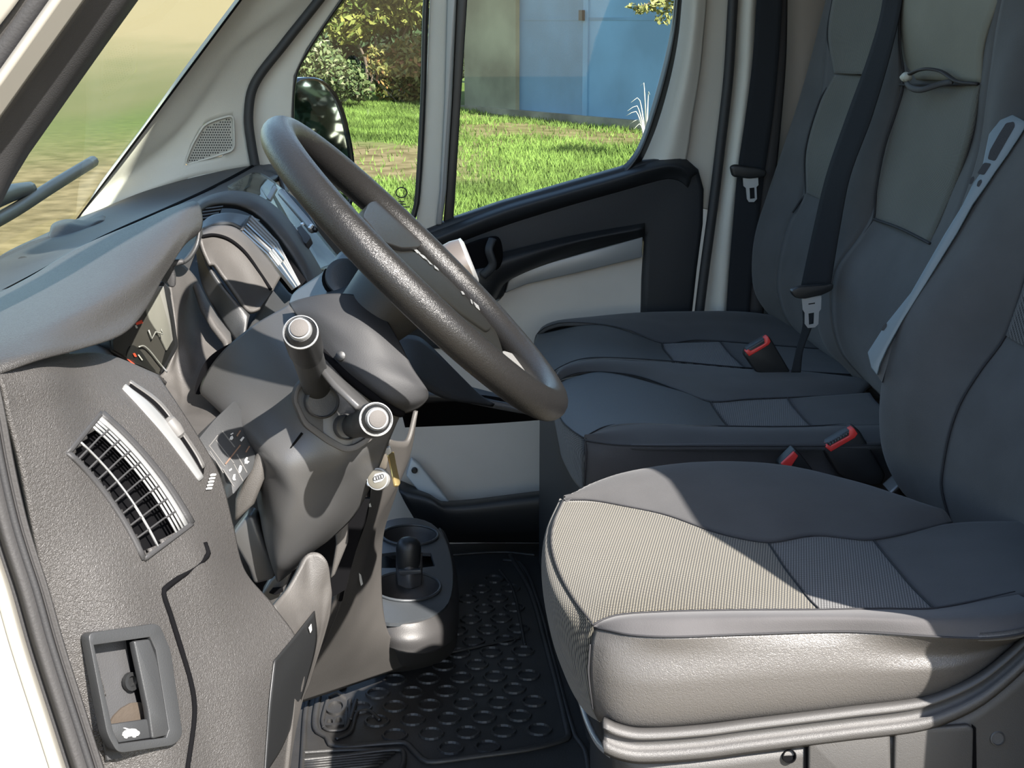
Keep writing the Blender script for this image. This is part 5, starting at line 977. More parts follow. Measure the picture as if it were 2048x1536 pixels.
# centre cushion: mesh cloth front, mesh panel, plain rear
def seatrow(px):                                                     # far to near line across the cushion through measured points
    return [PZ(x, y, z) for x, y, z in px]
C0 = seatrow([(1127, 1001, .460), (1107, 1048, .459), (1103, 1090, .457), (1116, 1140, .455), (1145, 1195, .453), (1187, 1251, .452)])
C1 = seatrow([(1200, 1003, .462), (1190, 1050, .463), (1195, 1095, .464), (1205, 1150, .464), (1218, 1195, .462), (1240, 1231, .458)])
C2 = seatrow([(1330, 1030, .461), (1335, 1075, .464), (1345, 1120, .465), (1360, 1160, .465), (1380, 1195, .463), (1400, 1222, .460)])
C3 = seatrow([(1440, 1068, .459), (1455, 1100, .461), (1470, 1130, .462), (1490, 1165, .462), (1510, 1195, .461), (1530, 1221, .461)])
C4 = seatrow([(1537, 1085, .457), (1553, 1110, .457), (1573, 1140, .457), (1596, 1170, .457), (1620, 1200, .458), (1640, 1220, .459)])
C5 = seatrow([(1640, 1072, .458), (1655, 1110, .4585), (1680, 1140, .459), (1705, 1170, .459), (1732, 1200, .460), (1755, 1219, .461)])
C6 = seatrow([(1745, 1078, .457), (1770, 1110, .457), (1795, 1140, .457), (1820, 1170, .458), (1846, 1197, .459), (1868, 1218, .460)])
C7 = seatrow([(1905, 1046, .463), (1935, 1070, .464), (1965, 1095, .465), (2000, 1125, .466), (2035, 1155, .466), (2075, 1185, .466)])
surf('cushion_front', [C0, C1, C2, C3, C4], M['mesh'], ds_, .006, nu=50, nv=70, out=(0, -.3, 1))
surf('cushion_panel', [C4, C5, C6], M['mesh_dark'], ds_, .006, nu=40, nv=40, out=(0, -.3, 1))
surf('cushion_rear', [C6, C7, [p+Vector((.10, 0, .0)) for p in C7]], M['cloth'], ds_, .006, nu=40, nv=30, out=(0, -.3, 1))
N0 = [PZ(x, y, z) for x, y, z in ((1188, 1253, .451), (1215, 1244, .459), (1260, 1238, .466), (1340, 1236, .470), (1500, 1234, .472), (1700, 1234, .472), (1850, 1238, .472), (2000, 1230, .472), (2080, 1215, .472))]
N1 = [PZ(x, y, z) for x, y, z in ((1189, 1256, .449), (1222, 1263, .453), (1262, 1271, .455), (1340, 1275, .457), (1500, 1270, .457), (1700, 1265, .457), (1890, 1276, .457), (1970, 1278, .458), (2048, 1268, .46), (2100, 1240, .464))]
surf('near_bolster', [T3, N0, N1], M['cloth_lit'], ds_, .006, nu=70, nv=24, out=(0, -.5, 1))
def YS(L): return [P(*q) for q in L]
S = [N1,
     YS([(1181, 1290, 1.245), (1215, 1300, 1.228), (1262, 1305, 1.218), (1340, 1308, 1.210), (1500, 1302, 1.205), (1700, 1298, 1.203), (1890, 1308, 1.203), (1970, 1300, 1.208), (2040, 1280, 1.222), (2090, 1250, 1.23)]),
     YS([(1178, 1350, 1.240), (1215, 1365, 1.222), (1262, 1372, 1.211), (1340, 1372, 1.204), (1500, 1362, 1.200), (1700, 1350, 1.199), (1895, 1338, 1.199), (1970, 1315, 1.208), (2036, 1284, 1.222), (2085, 1254, 1.23)]),
     YS([(1187, 1420, 1.240), (1220, 1436, 1.224), (1262, 1445, 1.215), (1340, 1443, 1.209), (1500, 1426, 1.206), (1700, 1404, 1.206), (1870, 1382, 1.208), (1960, 1342, 1.214), (2034, 1287, 1.224), (2080, 1258, 1.23)]),
     YS([(1195, 1440, 1.25), (1224, 1452, 1.24), (1262, 1462, 1.235), (1340, 1462, 1.23), (1500, 1445, 1.23), (1700, 1422, 1.23), (1870, 1398, 1.23), (1965, 1352, 1.235), (2036, 1295, 1.24), (2080, 1262, 1.24)])]
surf('vinyl_side', S, M['vinyl'], ds_, .006, nu=80, nv=50)
F = [C0, seatrow([(1118, 1000, .452), (1092, 1060, .45), (1088, 1110, .448), (1098, 1165, .445), (1130, 1225, .443), (1181, 1290, .4335)])]
F1 = YS([(1112, 1050, 1.60), (1085, 1120, 1.50), (1086, 1180, 1.43), (1105, 1250, 1.35), (1138, 1315, 1.29), (1178, 1350, 1.241)])
F2 = YS([(1118, 1150, 1.60), (1095, 1210, 1.50), (1102, 1270, 1.43), (1125, 1335, 1.35), (1155, 1385, 1.29), (1188, 1422, 1.241)])
F3 = YS([(1130, 1230, 1.60), (1112, 1280, 1.50), (1122, 1330, 1.43), (1145, 1385, 1.36), (1172, 1425, 1.30), (1200, 1445, 1.25)])
surf('front_face', [C0, F[1], F1, F2, F3], M['mesh'], ds_, .006, nu=44, nv=44, out=(-1, -.4, .1))
for pts in (T1, T3, N1, C0[:], C4, [S[1][0], S[2][0], S[3][0]], C6): seam(ds_, [p+Vector((-.0005, -.0008, .001)) for p in pts], M['seam'], .0009)
# shell and pedestal
def low(L, Y): return [(x, y, Y) for x, y in L]
E0 = [(1208, 1436), (1235, 1448), (1280, 1456), (1400, 1449), (1500, 1436), (1700, 1411), (1840, 1393), (1900, 1373), (1960, 1343), (2010, 1305), (2050, 1268), (2100, 1215)]
def sh(d, Y, dx=0): return [(x+dx, y+d, Y) for x, y in E0]
surf('seat_shell', [sh(-4, 1.225), sh(2, 1.21), sh(20, 1.196), sh(24, 1.204), sh(42, 1.206), sh(46, 1.194), sh(66, 1.192), sh(72, 1.2)], M['seat_plastic'], ds_, .004, nu=80, smooth_rows=False)
surf('seat_base', [[(1222, 1500, 1.235), (1252, 1515, 1.213), (1300, 1524, 1.207), (1400, 1520, 1.205), (1500, 1508, 1.205), (1700, 1482, 1.205), (1840, 1463, 1.205), (1900, 1443, 1.205), (1960, 1413, 1.205), (2060, 1330, 1.205), (2120, 1270, 1.205)],
                   [(1235, 1640, 1.235), (1262, 1640, 1.213), (1300, 1640, 1.207), (1400, 1640, 1.205), (1500, 1640, 1.205), (1700, 1640, 1.205), (1840, 1640, 1.205), (1900, 1640, 1.205), (1960, 1640, 1.205), (2060, 1640, 1.205), (2120, 1640, 1.205)],
                   [(1248, 1850, 1.235), (1270, 1850, 1.213), (1300, 1850, 1.207), (1400, 1850, 1.205), (1500, 1850, 1.205), (1700, 1850, 1.205), (1840, 1850, 1.205), (1900, 1850, 1.205), (1960, 1850, 1.205), (2060, 1850, 1.205), (2120, 1850, 1.205)]], M['seat_plastic'], ds_, .004, nu=60)
surf('base_front', [[(1208, 1440, 1.25), (1205, 1440, 1.30), (1190, 1400, 1.42), (1180, 1330, 1.6)], [(1225, 1520, 1.236), (1215, 1510, 1.30), (1195, 1440, 1.42), (1180, 1380, 1.6)], [(1240, 1850, 1.236), (1225, 1800, 1.3), (1200, 1700, 1.45), (1180, 1600, 1.6)]], M['cover'], ds_, .004, out=(-1, -.3, 0))
tube('adjust_bar', [P(1160, 1395, 1.42), P(1178, 1450, 1.36), P(1200, 1490, 1.31), P(1236, 1520, 1.25)], .0035, M['steel'], ds_, n=20)
plate('access_cover', rpoly([(1618, 1486), (1628, 1479), (1770, 1463), (1781, 1468), (1784, 1640), (1618, 1640)], 6), 1.198, M['seat_plastic'], ds_, thick=.006, bevel=.002)
plate('access_cover', rpoly([(1790, 1468), (1800, 1461), (1938, 1451), (1948, 1458), (1944, 1640), (1787, 1640)], 6), 1.198, M['seat_plastic'], ds_, thick=.006, bevel=.002)
plate('cover_gap', [(1945, 1450), (1952, 1456), (1955, 1640), (1946, 1640)], 1.203, M['deep'], ds_, thick=.003)
plate('cover_gap', [(1610, 1488), (1616, 1482), (1616, 1640), (1608, 1640)], 1.203, M['deep'], ds_, thick=.003)
lathe('bolt_hole', P(1578, 1512, 1.204), Vector((0, -1, .25)), [(.0066, -.002), (.0066, .0022), (.0056, .0024), (.0050, -.001)], M['deep'], ds_, seg=24)
lathe('bolt_cap', P(1995, 1477, 1.204), Vector((0, -1, .25)), [(.0072, -.002), (.0072, .0008), (.006, .0016), (.0055, .0004)], M['seat_plastic'], ds_, seg=24)
# backrest
B0 = [(1850, 1030, 1.70), (1800, 978, 1.725), (1768, 912, 1.735), (1759, 840, 1.735), (1765, 760, 1.735), (1783, 692, 1.735), (1803, 634, 1.735), (1880, 520, 1.735), (1968, 375, 1.735), (2052, 250, 1.735), (2130, 100, 1.735), (2210, -120, 1.735)]
Bm = [(1900, 1090, 1.76), (1860, 985, 1.79), (1850, 900, 1.80), (1850, 840, 1.80), (1860, 760, 1.80), (1885, 692, 1.80), (1910, 634, 1.80), (1985, 520, 1.80), (2070, 375, 1.80), (2150, 250, 1.80), (2230, 100, 1.80), (2310, -120, 1.80)]
B1 = [(1880, 1050, 1.655), (1842, 985, 1.665), (1815, 912, 1.67), (1806, 840, 1.67), (1815, 760, 1.67), (1840, 680, 1.67), (1870, 610, 1.67), (1945, 490, 1.67), (2020, 360, 1.67), (2095, 230, 1.67), (2170, 90, 1.67), (2250, -120, 1.67)]
B2 = [(1905, 1060, 1.61), (1883, 978, 1.615), (1886, 932, 1.615), (1900, 862, 1.615), (1922, 803, 1.615), (1960, 742, 1.615), (2011, 671, 1.615), (2048, 566, 1.615), (2080, 440, 1.615), (2130, 280, 1.615), (2200, 100, 1.615), (2280, -120, 1.615)]
B3 = [(2050, 1175, 1.46), (2050, 1050, 1.46), (2065, 950, 1.46), (2085, 870, 1.46), (2105, 803, 1.46), (2130, 742, 1.46), (2160, 671, 1.46), (2190, 566, 1.46), (2220, 440, 1.46), (2260, 280, 1.46), (2320, 100, 1.46), (2400, -120, 1.46)]
B4 = [(2140, 1240, 1.31), (2120, 1150, 1.31), (2130, 1050, 1.31), (2150, 950, 1.31), (2170, 870, 1.31), (2200, 780, 1.31), (2235, 690, 1.31), (2280, 566, 1.31), (2320, 440, 1.31), (2380, 280, 1.31), (2450, 100, 1.31), (2520, -120, 1.31)]
B5 = [(2150, 1260, 1.25), (2105, 1170, 1.25), (2100, 1060, 1.25), (2115, 950, 1.25), (2140, 860, 1.25), (2175, 770, 1.25), (2215, 670, 1.25), (2275, 540, 1.25), (2330, 400, 1.25), (2400, 240, 1.25), (2480, 60, 1.25), (2560, -160, 1.25)]
B6 = [(2240, 1280, 1.20), (2200, 1190, 1.20), (2200, 1080, 1.20), (2220, 960, 1.20), (2250, 860, 1.20), (2290, 770, 1.20), (2340, 670, 1.20), (2400, 540, 1.20), (2460, 400, 1.20), (2530, 240, 1.20), (2610, 60, 1.20), (2690, -160, 1.20)]
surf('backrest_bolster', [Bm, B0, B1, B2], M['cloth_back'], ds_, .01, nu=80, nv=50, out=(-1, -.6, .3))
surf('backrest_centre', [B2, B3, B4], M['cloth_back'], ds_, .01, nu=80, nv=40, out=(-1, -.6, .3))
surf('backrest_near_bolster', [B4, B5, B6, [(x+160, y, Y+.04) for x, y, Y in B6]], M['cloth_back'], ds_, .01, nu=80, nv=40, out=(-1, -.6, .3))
surf('back_panel', [[(2011, 671, 1.608), (2048, 566, 1.608), (2080, 440, 1.608), (2130, 280, 1.608)], [(2060, 695, 1.545), (2105, 590, 1.545), (2140, 450, 1.545), (2190, 290, 1.545)], [(2155, 690, 1.455), (2185, 590, 1.455), (2215, 450, 1.455), (2255, 290, 1.455)]], M['mesh_dark'], ds_, .004, out=(-1, -.6, .3))
seam(ds_, [(x, y, Y-.003) for x, y, Y in B2], M['seam'], .0016)
# plastic trim strip up the inboard side of the backrest
TL_ = [(1752, 748, 1.745), (1742, 735, 1.745), (1735, 705, 1.745), (1770, 650, 1.745), (1822, 585, 1.745), (1888, 470, 1.745), (1925, 410, 1.745), (1947, 365, 1.745), (1962, 345, 1.745), (1978, 268, 1.745), (2000, 240, 1.745), (2025, 229, 1.745), (2046, 240, 1.745)]
TR_ = [(1754, 750, 1.738), (1760, 728, 1.738), (1775, 695, 1.738), (1806, 640, 1.738), (1850, 570, 1.738), (1915, 465, 1.738), (1945, 410, 1.738), (1972, 372, 1.738), (1990, 345, 1.738), (2015, 310, 1.738), (2040, 272, 1.738), (2050, 255, 1.738), (2052, 245, 1.738)]
tpl = plane3(P(1740, 720, 1.712), P(2020, 240, 1.712), P(1950, 400, 1.706))
tr_ = plate('trim_strip', [(x, y) for x, y, _ in TL_]+[(x, y) for x, y, _ in TR_[::-1]], tpl, mk('blue grey trim plastic', (.12, .16, .185), .42), ds_, off=0, thick=.014, bevel=.003)
for pts in ([(1998, 268), (2012, 246), (2028, 243), (2030, 252), (1990, 322), (1975, 318), (1980, 300)], [(1968, 325), (1983, 327), (1968, 350), (1954, 347)], [(1942, 355), (1948, 352), (1949, 358), (1943, 368), (1938, 368)], [(1956, 362), (1963, 358), (1964, 364), (1958, 374), (1953, 372)], [(1766, 652), (1773, 645), (1774, 652), (1767, 662), (1762, 660)]):
    plate('trim_slot', rpoly(pts, 4), tpl, M['card'], tr_, off=.0008, thick=.0016)
plate('strip_foot', [(1752, 748), (1760, 728), (1778, 692), (1801, 638), (1786, 690), (1770, 745), (1764, 765)], (tpl[0]+Vector((0, .02, 0)), tpl[1]), M['black'], tr_, thick=.02)
surf('seat_hinge', [[(1765, 968, 1.78), (1790, 945, 1.78), (1800, 935, 1.78)], [(1780, 985, 1.75), (1800, 968, 1.75), (1815, 960, 1.75)]], M['silver'], ds_, .004)
# ------------------------------------------------------------------ two-seat bench
be = thing('passenger_bench', tuple(P(1500, 900, 2.2)), 'two-person passenger bench in charcoal and grey cloth beyond the driver seat', 'bench')
def ZR(L, z): return [PZ(q[0], q[1], q[2] if len(q) > 2 else z) for q in L]
# centre cushion
cF = ZR([(1111, 749), (1129, 731), (1187, 719), (1273, 722), (1390, 729), (1500, 738), (1600, 742), (1760, 760)], .468)
cFs = ZR([(1119, 762), (1135, 753), (1160, 746), (1203, 744), (1273, 752), (1351, 779), (1422, 804), (1500, 799), (1575, 796), (1720, 790)], .460)
cNs = ZR([(1168, 877), (1185, 866), (1215, 853), (1270, 846), (1340, 848), (1400, 852), (1456, 853), (1540, 854), (1620, 853), (1760, 845)], .460)
cNe = ZR([(1170, 882), (1195, 886), (1240, 891), (1320, 893), (1400, 893), (1500, 893), (1640, 893), (1800, 890)], .458)
surf('cushion_bolster', [[p+Vector((0, .02, -.012)) for p in cF], cF, [(a+b)/2+Vector((0, 0, .006)) for a, b in zip(crom(cF, 24), crom(cFs, 24))], cFs], M['cloth'], be, .006, nu=60, out=(0, -.3, 1))
c0 = ZR([(1119, 762), (1113, 785), (1112, 810), (1124, 842), (1145, 862), (1168, 877)], .457)
c1 = ZR([(1203, 744), (1185, 770), (1180, 800), (1190, 825), (1215, 842), (1250, 849)], .462)
c2 = ZR([(1351, 779), (1350, 795), (1355, 812), (1365, 830), (1375, 842), (1390, 851)], .463)
c3 = ZR([(1422, 804), (1428, 815), (1435, 825), (1442, 835), (1450, 845), (1457, 853)], .4595)
c4 = ZR([(1575, 796), (1582, 808), (1592, 820), (1602, 832), (1612, 843), (1622, 853)], .4595)
c5 = ZR([(1740, 785), (1750, 800), (1765, 815), (1780, 830), (1790, 840), (1800, 850)], .465)
surf('cushion_front', [c0, c1, c2, c3], mk('bench front cloth', (.066, .068, .066), .55, bump=.3, scale=900), be, .006, nu=40, nv=60, out=(0, -.3, 1))
surf('cushion_panel', [c3, c4], M['mesh_dark'], be, .006, nu=30, nv=20, out=(0, -.3, 1))
surf('cushion_rear', [c4, c5], M['cloth'], be, .006, nu=30, nv=20, out=(0, -.3, 1))
surf('near_bolster', [cNs, [(a+b)/2+Vector((0, 0, .007)) for a, b in zip(crom(cNs, 24), crom(cNe, 24))], cNe], M['cloth'], be, .006, nu=60, out=(0, -.5, 1))
surf('cushion_side', [cNe, YS([(1172, 905, 1.835), (1200, 915, 1.825), (1300, 925, 1.82), (1450, 925, 1.82), (1640, 925, 1.82), (1800, 920, 1.82)]), YS([(1168, 985, 1.84), (1200, 1000, 1.83), (1300, 1000, 1.82), (1450, 1000, 1.82), (1640, 1000, 1.82), (1800, 1000, 1.82)])], M['cloth'], be, .006, nu=60)
surf('cushion_nose', [c0, YS([(1105, 780, 2.20), (1106, 805, 2.12), (1110, 840, 2.03), (1122, 875, 1.95), (1145, 900, 1.88), (1168, 908, 1.84)]), YS([(1115, 850, 2.18), (1118, 880, 2.12), (1122, 910, 2.04), (1135, 940, 1.96), (1150, 965, 1.89), (1168, 985, 1.84)])], M['mesh_dark'], be, .006, out=(-1, -.4, .1))
for pts in (cFs, cNs, cNe, c0, c3, c4): seam(be, [p+Vector((-.0005, -.0008, .001)) for p in pts], M['seam'], .0009)
seam(be, YS([(1170, 882, 1.84), (1172, 905, 1.833), (1168, 985, 1.836)]), M['seam'], .0016)
# outer cushion
pF = YS([(1068, 685, 2.60), (1080, 662, 2.615), (1110, 648, 2.62), (1180, 638, 2.625), (1281, 627, 2.63), (1390, 623, 2.63), (1500, 625, 2.63), (1600, 640, 2.63), (1760, 660, 2.63)])
pFs = YS([(1075, 668, 2.58), (1090, 656, 2.57), (1125, 646, 2.56), (1200, 649, 2.53), (1260, 662, 2.50), (1325, 687, 2.47), (1390, 681, 2.49), (1440, 683, 2.48), (1660, 700, 2.44)])
pNs = YS([(1108, 743, 2.30), (1122, 734, 2.29), (1150, 722, 2.29), (1187, 716, 2.30), (1250, 717, 2.29), (1347, 723, 2.27), (1420, 730, 2.26), (1490, 736, 2.25), (1740, 752, 2.20)])
surf('outer_bolster', [[p+Vector((0, .02, -.05)) for p in pF], pF, [(a+b)/2+Vector((0, 0, .006)) for a, b in zip(crom(pF, 24), crom(pFs, 24))], pFs], M['cloth'], be, .006, nu=60, out=(0, -.3, 1))
p0 = [pFs[0], P(1067, 690, 2.50), P(1070, 712, 2.42), P(1085, 730, 2.36), pNs[0]]
p1 = [pFs[3], P(1170, 670, 2.48), P(1165, 690, 2.41), P(1172, 706, 2.35), pNs[3]]
p2 = [pFs[5], P(1328, 698, 2.42), P(1334, 706, 2.37), P(1341, 714, 2.32), pNs[5]]
p3 = [pFs[7], P(1450, 696, 2.42), P(1462, 710, 2.36), P(1476, 723, 2.31), pNs[7]]
p4_ = [pFs[8], P(1680, 714, 2.38), P(1700, 727, 2.32), P(1720, 740, 2.26), pNs[8]]
surf('outer_cushion_front', [p0, p1, p2], mk('bench front cloth', (.066, .068, .066), .55, bump=.3, scale=900), be, .006, nu=40, nv=50, out=(0, -.3, 1))
surf('outer_cushion_panel', [p2, p3], M['mesh_dark'], be, .006, nu=30, nv=20, out=(0, -.3, 1))
surf('outer_cushion_rear', [p3, p4_], M['cloth'], be, .006, nu=30, nv=20, out=(0, -.3, 1))
surf('outer_cushion_nose', [p0, YS([(1072, 720, 2.56), (1075, 735, 2.50), (1082, 745, 2.42), (1093, 752, 2.36), (1107, 752, 2.30)]), YS([(1095, 780, 2.55), (1100, 790, 2.5), (1105, 800, 2.42), (1110, 810, 2.36), (1116, 820, 2.3)])], M['cloth'], be, .006, out=(-1, -.4, .1))
for pts in (pFs, pNs, p2, p3): seam(be, [p+Vector((-.0005, -.0008, .001)) for p in pts], M['seam'], .0009)
box('bench_box', (P(1175, 960, 1.9).x, 1.86, .0), (.75, 2.58, .36), M['cover'], be, bevel=.01)
# backrests
q0 = [(1600, 690, 2.60), (1548, 640, 2.64), (1512, 590, 2.65), (1504, 540, 2.65), (1510, 470, 2.65), (1535, 385, 2.65), (1565, 300, 2.65), (1600, 195, 2.65), (1655, 0, 2.65), (1700, -160, 2.65)]
qb = [(1640, 690, 2.70), (1600, 640, 2.72), (1590, 590, 2.73), (1590, 540, 2.73), (1600, 470, 2.73), (1620, 385, 2.73), (1650, 300, 2.73), (1690, 195, 2.73), (1740, 0, 2.73), (1790, -160, 2.73)]
q1 = [(1640, 700, 2.54), (1580, 650, 2.56), (1556, 590, 2.56), (1556, 530, 2.56), (1575, 450, 2.56), (1605, 390, 2.56), (1612, 300, 2.56), (1640, 200, 2.56), (1656, 60, 2.56), (1690, -160, 2.56)]
q2 = [(1690, 740, 2.40), (1640, 690, 2.40), (1630, 590, 2.40), (1640, 530, 2.40), (1655, 450, 2.40), (1675, 380, 2.40), (1700, 300, 2.40), (1735, 190, 2.40), (1770, 40, 2.40), (1820, -160, 2.40)]
q3 = [(1730, 760, 2.24), (1690, 720, 2.24), (1680, 600, 2.24), (1690, 530, 2.24), (1705, 450, 2.24), (1725, 370, 2.24), (1750, 290, 2.24), (1785, 170, 2.24), (1820, 20, 2.24), (1870, -160, 2.24)]
surf('outer_backrest_bolster', [qb, q0, q1], M['cloth_back'], be, .01, nu=70, out=(-1, -.5, .3))
surf('outer_backrest', [q1, q2, q3], M['cloth_back'], be, .01, nu=70, out=(-1, -.5, .3))
surf('outer_back_panel', [[(1612, 385, 2.531), (1613, 300, 2.531), (1640, 205, 2.531), (1668, 150, 2.523)], [(1650, 402, 2.448), (1655, 310, 2.448), (1690, 215, 2.448), (1710, 152, 2.448)], [(1690, 410, 2.358), (1710, 310, 2.358), (1745, 200, 2.358), (1765, 150, 2.358)]], M['mesh_back'], be, .004, out=(-1, -.5, .3))
surf('outer_headrest_panel', [[(1667, 146, 2.523), (1656, 70, 2.523), (1665, 0, 2.523), (1690, -110, 2.523)], [(1710, 148, 2.428), (1715, 70, 2.428), (1730, 0, 2.428), (1760, -110, 2.428)], [(1770, 150, 2.338), (1785, 60, 2.338), (1800, 0, 2.338), (1830, -110, 2.338)]], M['mesh_back'], be, .004, out=(-1, -.5, .3))
seam(be, [(1612, 388, 2.548), (1611, 300, 2.548), (1640, 200, 2.548), (1668, 147, 2.54), (1655, 70, 2.54), (1665, 0, 2.54)], M['seam'], .002); seam(be, [(1668, 147, 2.54), (1725, 150, 2.44)], M['seam'], .002); seam(be, [(1585, 425, 2.55), (1612, 390, 2.55), (1640, 402, 2.49)], M['seam'], .002)
g0 = [(1745, 800, 2.14), (1700, 745, 2.17), (1650, 690, 2.18), (1632, 620, 2.18), (1632, 540, 2.18), (1655, 440, 2.18), (1690, 330, 2.18), (1735, 190, 2.18), (1785, 20, 2.18), (1830, -160, 2.18)]
gb_ = [(1790, 800, 2.2), (1760, 745, 2.22), (1720, 690, 2.22), (1710, 620, 2.22), (1712, 540, 2.22), (1735, 440, 2.22), (1770, 330, 2.22), (1815, 190, 2.22), (1865, 20, 2.22), (1910, -160, 2.22)]
g1 = [(1770, 800, 2.09), (1725, 755, 2.10), (1680, 700, 2.10), (1663, 620, 2.10), (1672, 540, 2.10), (1720, 470, 2.10), (1746, 420, 2.10), (1765, 310, 2.10), (1802, 175, 2.10), (1800, 40, 2.10), (1840, -160, 2.10)]
g2 = [(1790, 810, 1.98), (1760, 780, 1.98), (1740, 720, 1.98), (1750, 620, 1.98), (1770, 560, 1.98), (1800, 500, 1.98), (1850, 420, 1.98), (1880, 310, 1.98), (1890, 175, 1.98), (1900, 40, 1.98), (1940, -160, 1.98)]
g3 = [(1820, 830, 1.86), (1800, 800, 1.86), (1800, 740, 1.86), (1820, 650, 1.86), (1850, 580, 1.86), (1880, 520, 1.86), (1915, 430, 1.86), (1955, 310, 1.86), (1975, 175, 1.86), (1995, 40, 1.86), (2040, -160, 1.86)]
g4 = [(1840, 830, 1.81), (1830, 800, 1.81), (1830, 740, 1.81), (1850, 650, 1.81), (1880, 570, 1.81), (1915, 500, 1.81), (1950, 410, 1.81), (1985, 300, 1.81), (2010, 165, 1.81), (2060, 20, 1.81), (2110, -160, 1.81)]
g5 = [(1900, 830, 1.78), (1900, 740, 1.78), (1930, 600, 1.78), (2000, 450, 1.78), (2060, 300, 1.78), (2100, 165, 1.78), (2160, -160, 1.78)]
surf('backrest_bolster', [gb_, g0, g1], M['cloth_back'], be, .01, nu=70, out=(-1, -.5, .3))
surf('backrest', [g1, g2, g3], M['cloth_back'], be, .01, nu=70, out=(-1, -.5, .3))
surf('backrest_near_bolster', [g3, g4, g5], M['cloth_back'], be, .01, nu=70, out=(-1, -.5, .3))
surf('back_panel', [[(1747, 437, 2.095), (1752, 380, 2.095), (1770, 290, 2.095), (1806, 175, 2.095)], [(1800, 455, 2.0), (1815, 390, 2.0), (1845, 290, 2.0), (1872, 172, 2.0)], [(1858, 485, 1.91), (1905, 380, 1.91), (1940, 270, 1.88), (1957, 170, 1.88)]], M['mesh_back'], be, .004, out=(-1, -.5, .3))
surf('headrest_panel', [[(1815, 160, 2.095), (1802, 100, 2.095), (1797, 20, 2.095), (1812, -110, 2.095)], [(1870, 160, 1.99), (1868, 100, 1.99), (1875, 20, 1.99), (1900, -110, 1.99)], [(1960, 165, 1.88), (1966, 90, 1.88), (1990, 15, 1.87), (2040, -110, 1.87)]], mk('olive headrest cloth', (.125, .122, .098), .9, bump=.3, scale=500, var=.08, vscale=12), be, .004, out=(-1, -.5, .3))
seam(be, [(1728, 470, 2.094), (1747, 438, 2.09), (1752, 380, 2.09), (1770, 290, 2.09), (1806, 173, 2.09), (1800, 90, 2.09), (1797, 10, 2.09)], M['seam'], .002); seam(be, [(1747, 438, 2.09), (1800, 457, 1.995), (1860, 487, 1.905)], M['seam'], .002)
seam(be, [(1800, 170, 2.095), (1870, 170, 1.99), (1955, 168, 1.88)], M['seam'], .002)
st = thing('pull_strap', tuple(P(1850, 165, 1.95)), 'black fabric pull loop with pale tip across the middle seat back', 'strap')
tube('loop', [P(x, y, Y) for x, y, Y in ((1955, 168, 1.88), (1915, 163, 1.91), (1880, 142, 1.95), (1850, 138, 1.97), (1820, 148, 2.02), (1812, 158, 2.04), (1820, 174, 2.0), (1845, 179, 1.96), (1880, 168, 1.94), (1905, 163, 1.92))], .0045, M['belt_brown'], st, n=50, seg=8, flat=.5)
tube('strap_end', [P(1806, 158, 2.035), P(1812, 152, 2.03), P(1816, 156, 2.02)], .006, mk('pale strap tip', (.30, .30, .26), .7), st, n=6)
# ------------------------------------------------------------------ belts and buckles
def belt(name, label, L, R_, mat, tongue, housing, hY, plateY, grp=None, extra=None):
    t = thing(name, tuple(P(*L[-1])), label, 'seat belt')
    surf('webbing', [L, R_], mat, t, .0016, nu=50, nv=6)
    if extra: surf('lower_webbing', extra, M['belt'], t, .0016, nu=30, nv=6)
    plate('tongue_housing', rpoly(housing, 6), hY, M['black'], t, thick=.014, bevel=.004, seg=3)
    plate('tongue', tongue[0], plateY, M['steel'], t, thick=.0025, hole=tongue[1])
    return t
tb = belt('seat_belt', 'black seat belt with bright steel tongue lying over the middle seat back', [(1766, -120, 2.13), (1765, 0, 2.13), (1740, 100, 2.125), (1691, 236, 2.12), (1652, 350, 2.115), (1628, 450, 2.11), (1601, 575, 2.10)],
          [(1815, -120, 2.08), (1803, 0, 2.08), (1782, 100, 2.075), (1742, 236, 2.07), (1700, 350, 2.07), (1680, 450, 2.07), (1660, 572, 2.065)], M['belt'],
          ([(1604, 596), (1643, 591), (1642, 618), (1638, 624), (1637, 648), (1630, 655), (1616, 656), (1610, 648), (1610, 626), (1606, 620)], [(1617, 627), (1629, 625), (1628, 648), (1618, 650)]),
          [(1582, 582), (1600, 574), (1655, 570), (1668, 566), (1666, 580), (1645, 590), (1610, 598), (1590, 596)], 2.055, 2.06,
          extra=[[(1603, 600, 2.10), (1605, 650, 2.10), (1592, 700, 2.11), (1582, 745, 2.12)], [(1640, 600, 2.075), (1622, 655, 2.08), (1605, 700, 2.09), (1600, 745, 2.10)]])
plate('stamp', [(1617, 607), (1630, 605), (1630, 607.5), (1617, 609.5)], 2.0598, M['card'], [c for c in COL.objects if c.parent == tb and c.name.startswith('tongue') and 'housing' not in c.name][0], thick=.0006)
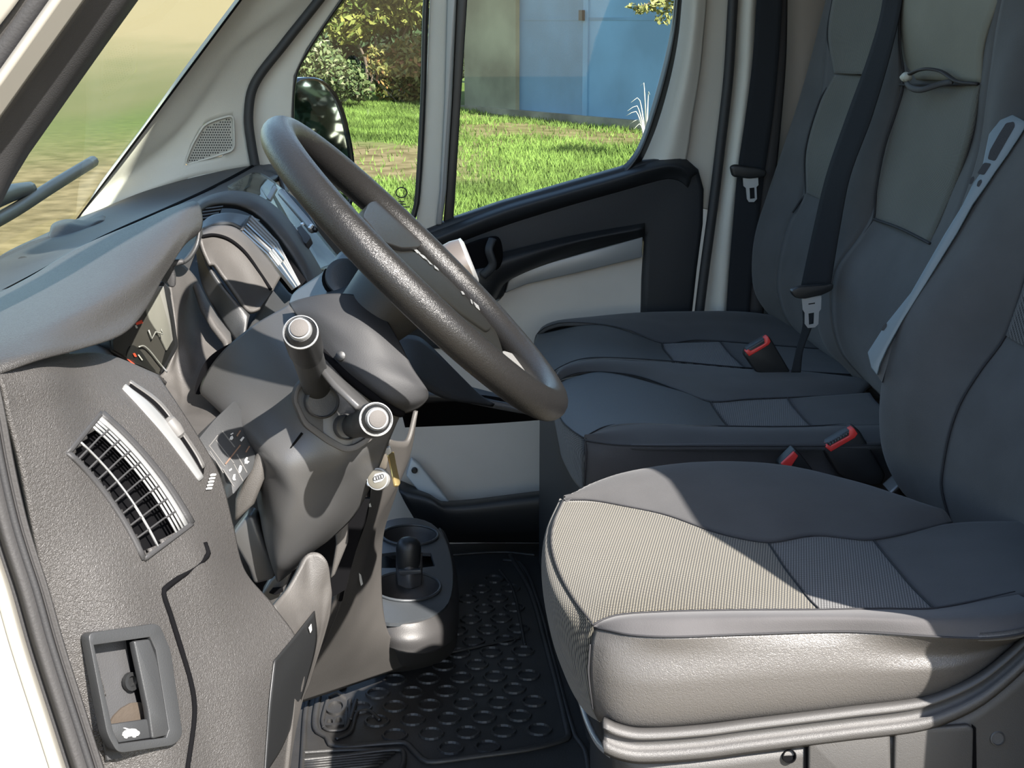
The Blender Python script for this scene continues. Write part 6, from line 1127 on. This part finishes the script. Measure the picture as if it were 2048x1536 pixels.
belt('seat_belt', 'black seat belt hanging on the far centre post behind the passenger door', [(1520, -120, 2.66), (1513, 0, 2.66), (1505, 120, 2.66), (1490, 240, 2.66), (1476, 335, 2.66), (1468, 420, 2.66), (1458, 540, 2.66), (1450, 660, 2.66)],
     [(1567, -120, 2.645), (1565, 0, 2.645), (1557, 120, 2.645), (1545, 240, 2.645), (1530, 340, 2.645), (1520, 420, 2.645), (1506, 540, 2.645), (1495, 660, 2.645)], M['belt'],
     ([(1486, 355), (1516, 352), (1517, 370), (1513, 374), (1514, 398), (1508, 404), (1498, 404), (1494, 398), (1492, 376), (1487, 372)], [(1499, 376), (1509, 375), (1510, 397), (1500, 398)]),
     [(1461, 334), (1470, 329), (1520, 336), (1535, 342), (1532, 354), (1500, 358), (1466, 354)], 2.632, 2.638)
bl = tube('belt_guide', [(1558, -120, 2.655), (1556, 100, 2.655), (1545, 250, 2.655), (1530, 400, 2.655), (1515, 560, 2.655), (1510, 640, 2.655)], .016, M['belt_brown'], None, n=30, seg=8, flat=.4)
meta(bl, 'dark folded strip of webbing behind the far hanging seat belt', 'webbing')
def buckle(label, body, red, Y, teeth=None):
    t = thing('belt_buckle', tuple(P(*body[-1], Y)), label, 'buckle')
    plate('body', rpoly(body, 4), Y, M['black'], t, thick=.022, bevel=.004, seg=3)
    b = plate('release_button', rpoly(red, 2), Y-.002, M['red'], t, thick=.014, bevel=.0012)
    if teeth:
        for k in range(8):
            x, y = [teeth[0][i]+(teeth[1][i]-teeth[0][i])*k/7 for i in (0, 1)]
            plate('tooth', [(x, y), (x+2.4, y-1.2), (x+3.2, y+4), (x+.8, y+5)], Y-.001, M['cover'], b, thick=.004)
    return t
buckle('black buckle with red button between the two bench seats', [(1490, 712), (1494, 698), (1538, 672), (1546, 684), (1580, 742), (1574, 748), (1530, 748), (1512, 744)], [(1491, 704), (1497, 699), (1503, 702), (1530, 687), (1529, 677), (1536, 672), (1542, 683), (1538, 690), (1499, 713)], 2.16)
buckle('larger black buckle with red button beside the driver backrest', [(1648, 902), (1652, 890), (1710, 854), (1720, 862), (1772, 950), (1764, 970), (1740, 972), (1690, 958), (1676, 948)], [(1650, 894), (1655, 889), (1661, 892), (1698, 872), (1700, 860), (1708, 856), (1716, 868), (1710, 876), (1662, 904)], 1.795, ((1656, 886), (1694, 866)))
buckle('low buckle with red button half hidden behind the driver cushion', [(1558, 930), (1590, 898), (1600, 906), (1630, 945), (1600, 975), (1570, 960)], [(1562, 928), (1588, 903), (1597, 912), (1580, 938), (1566, 934)], 1.76)
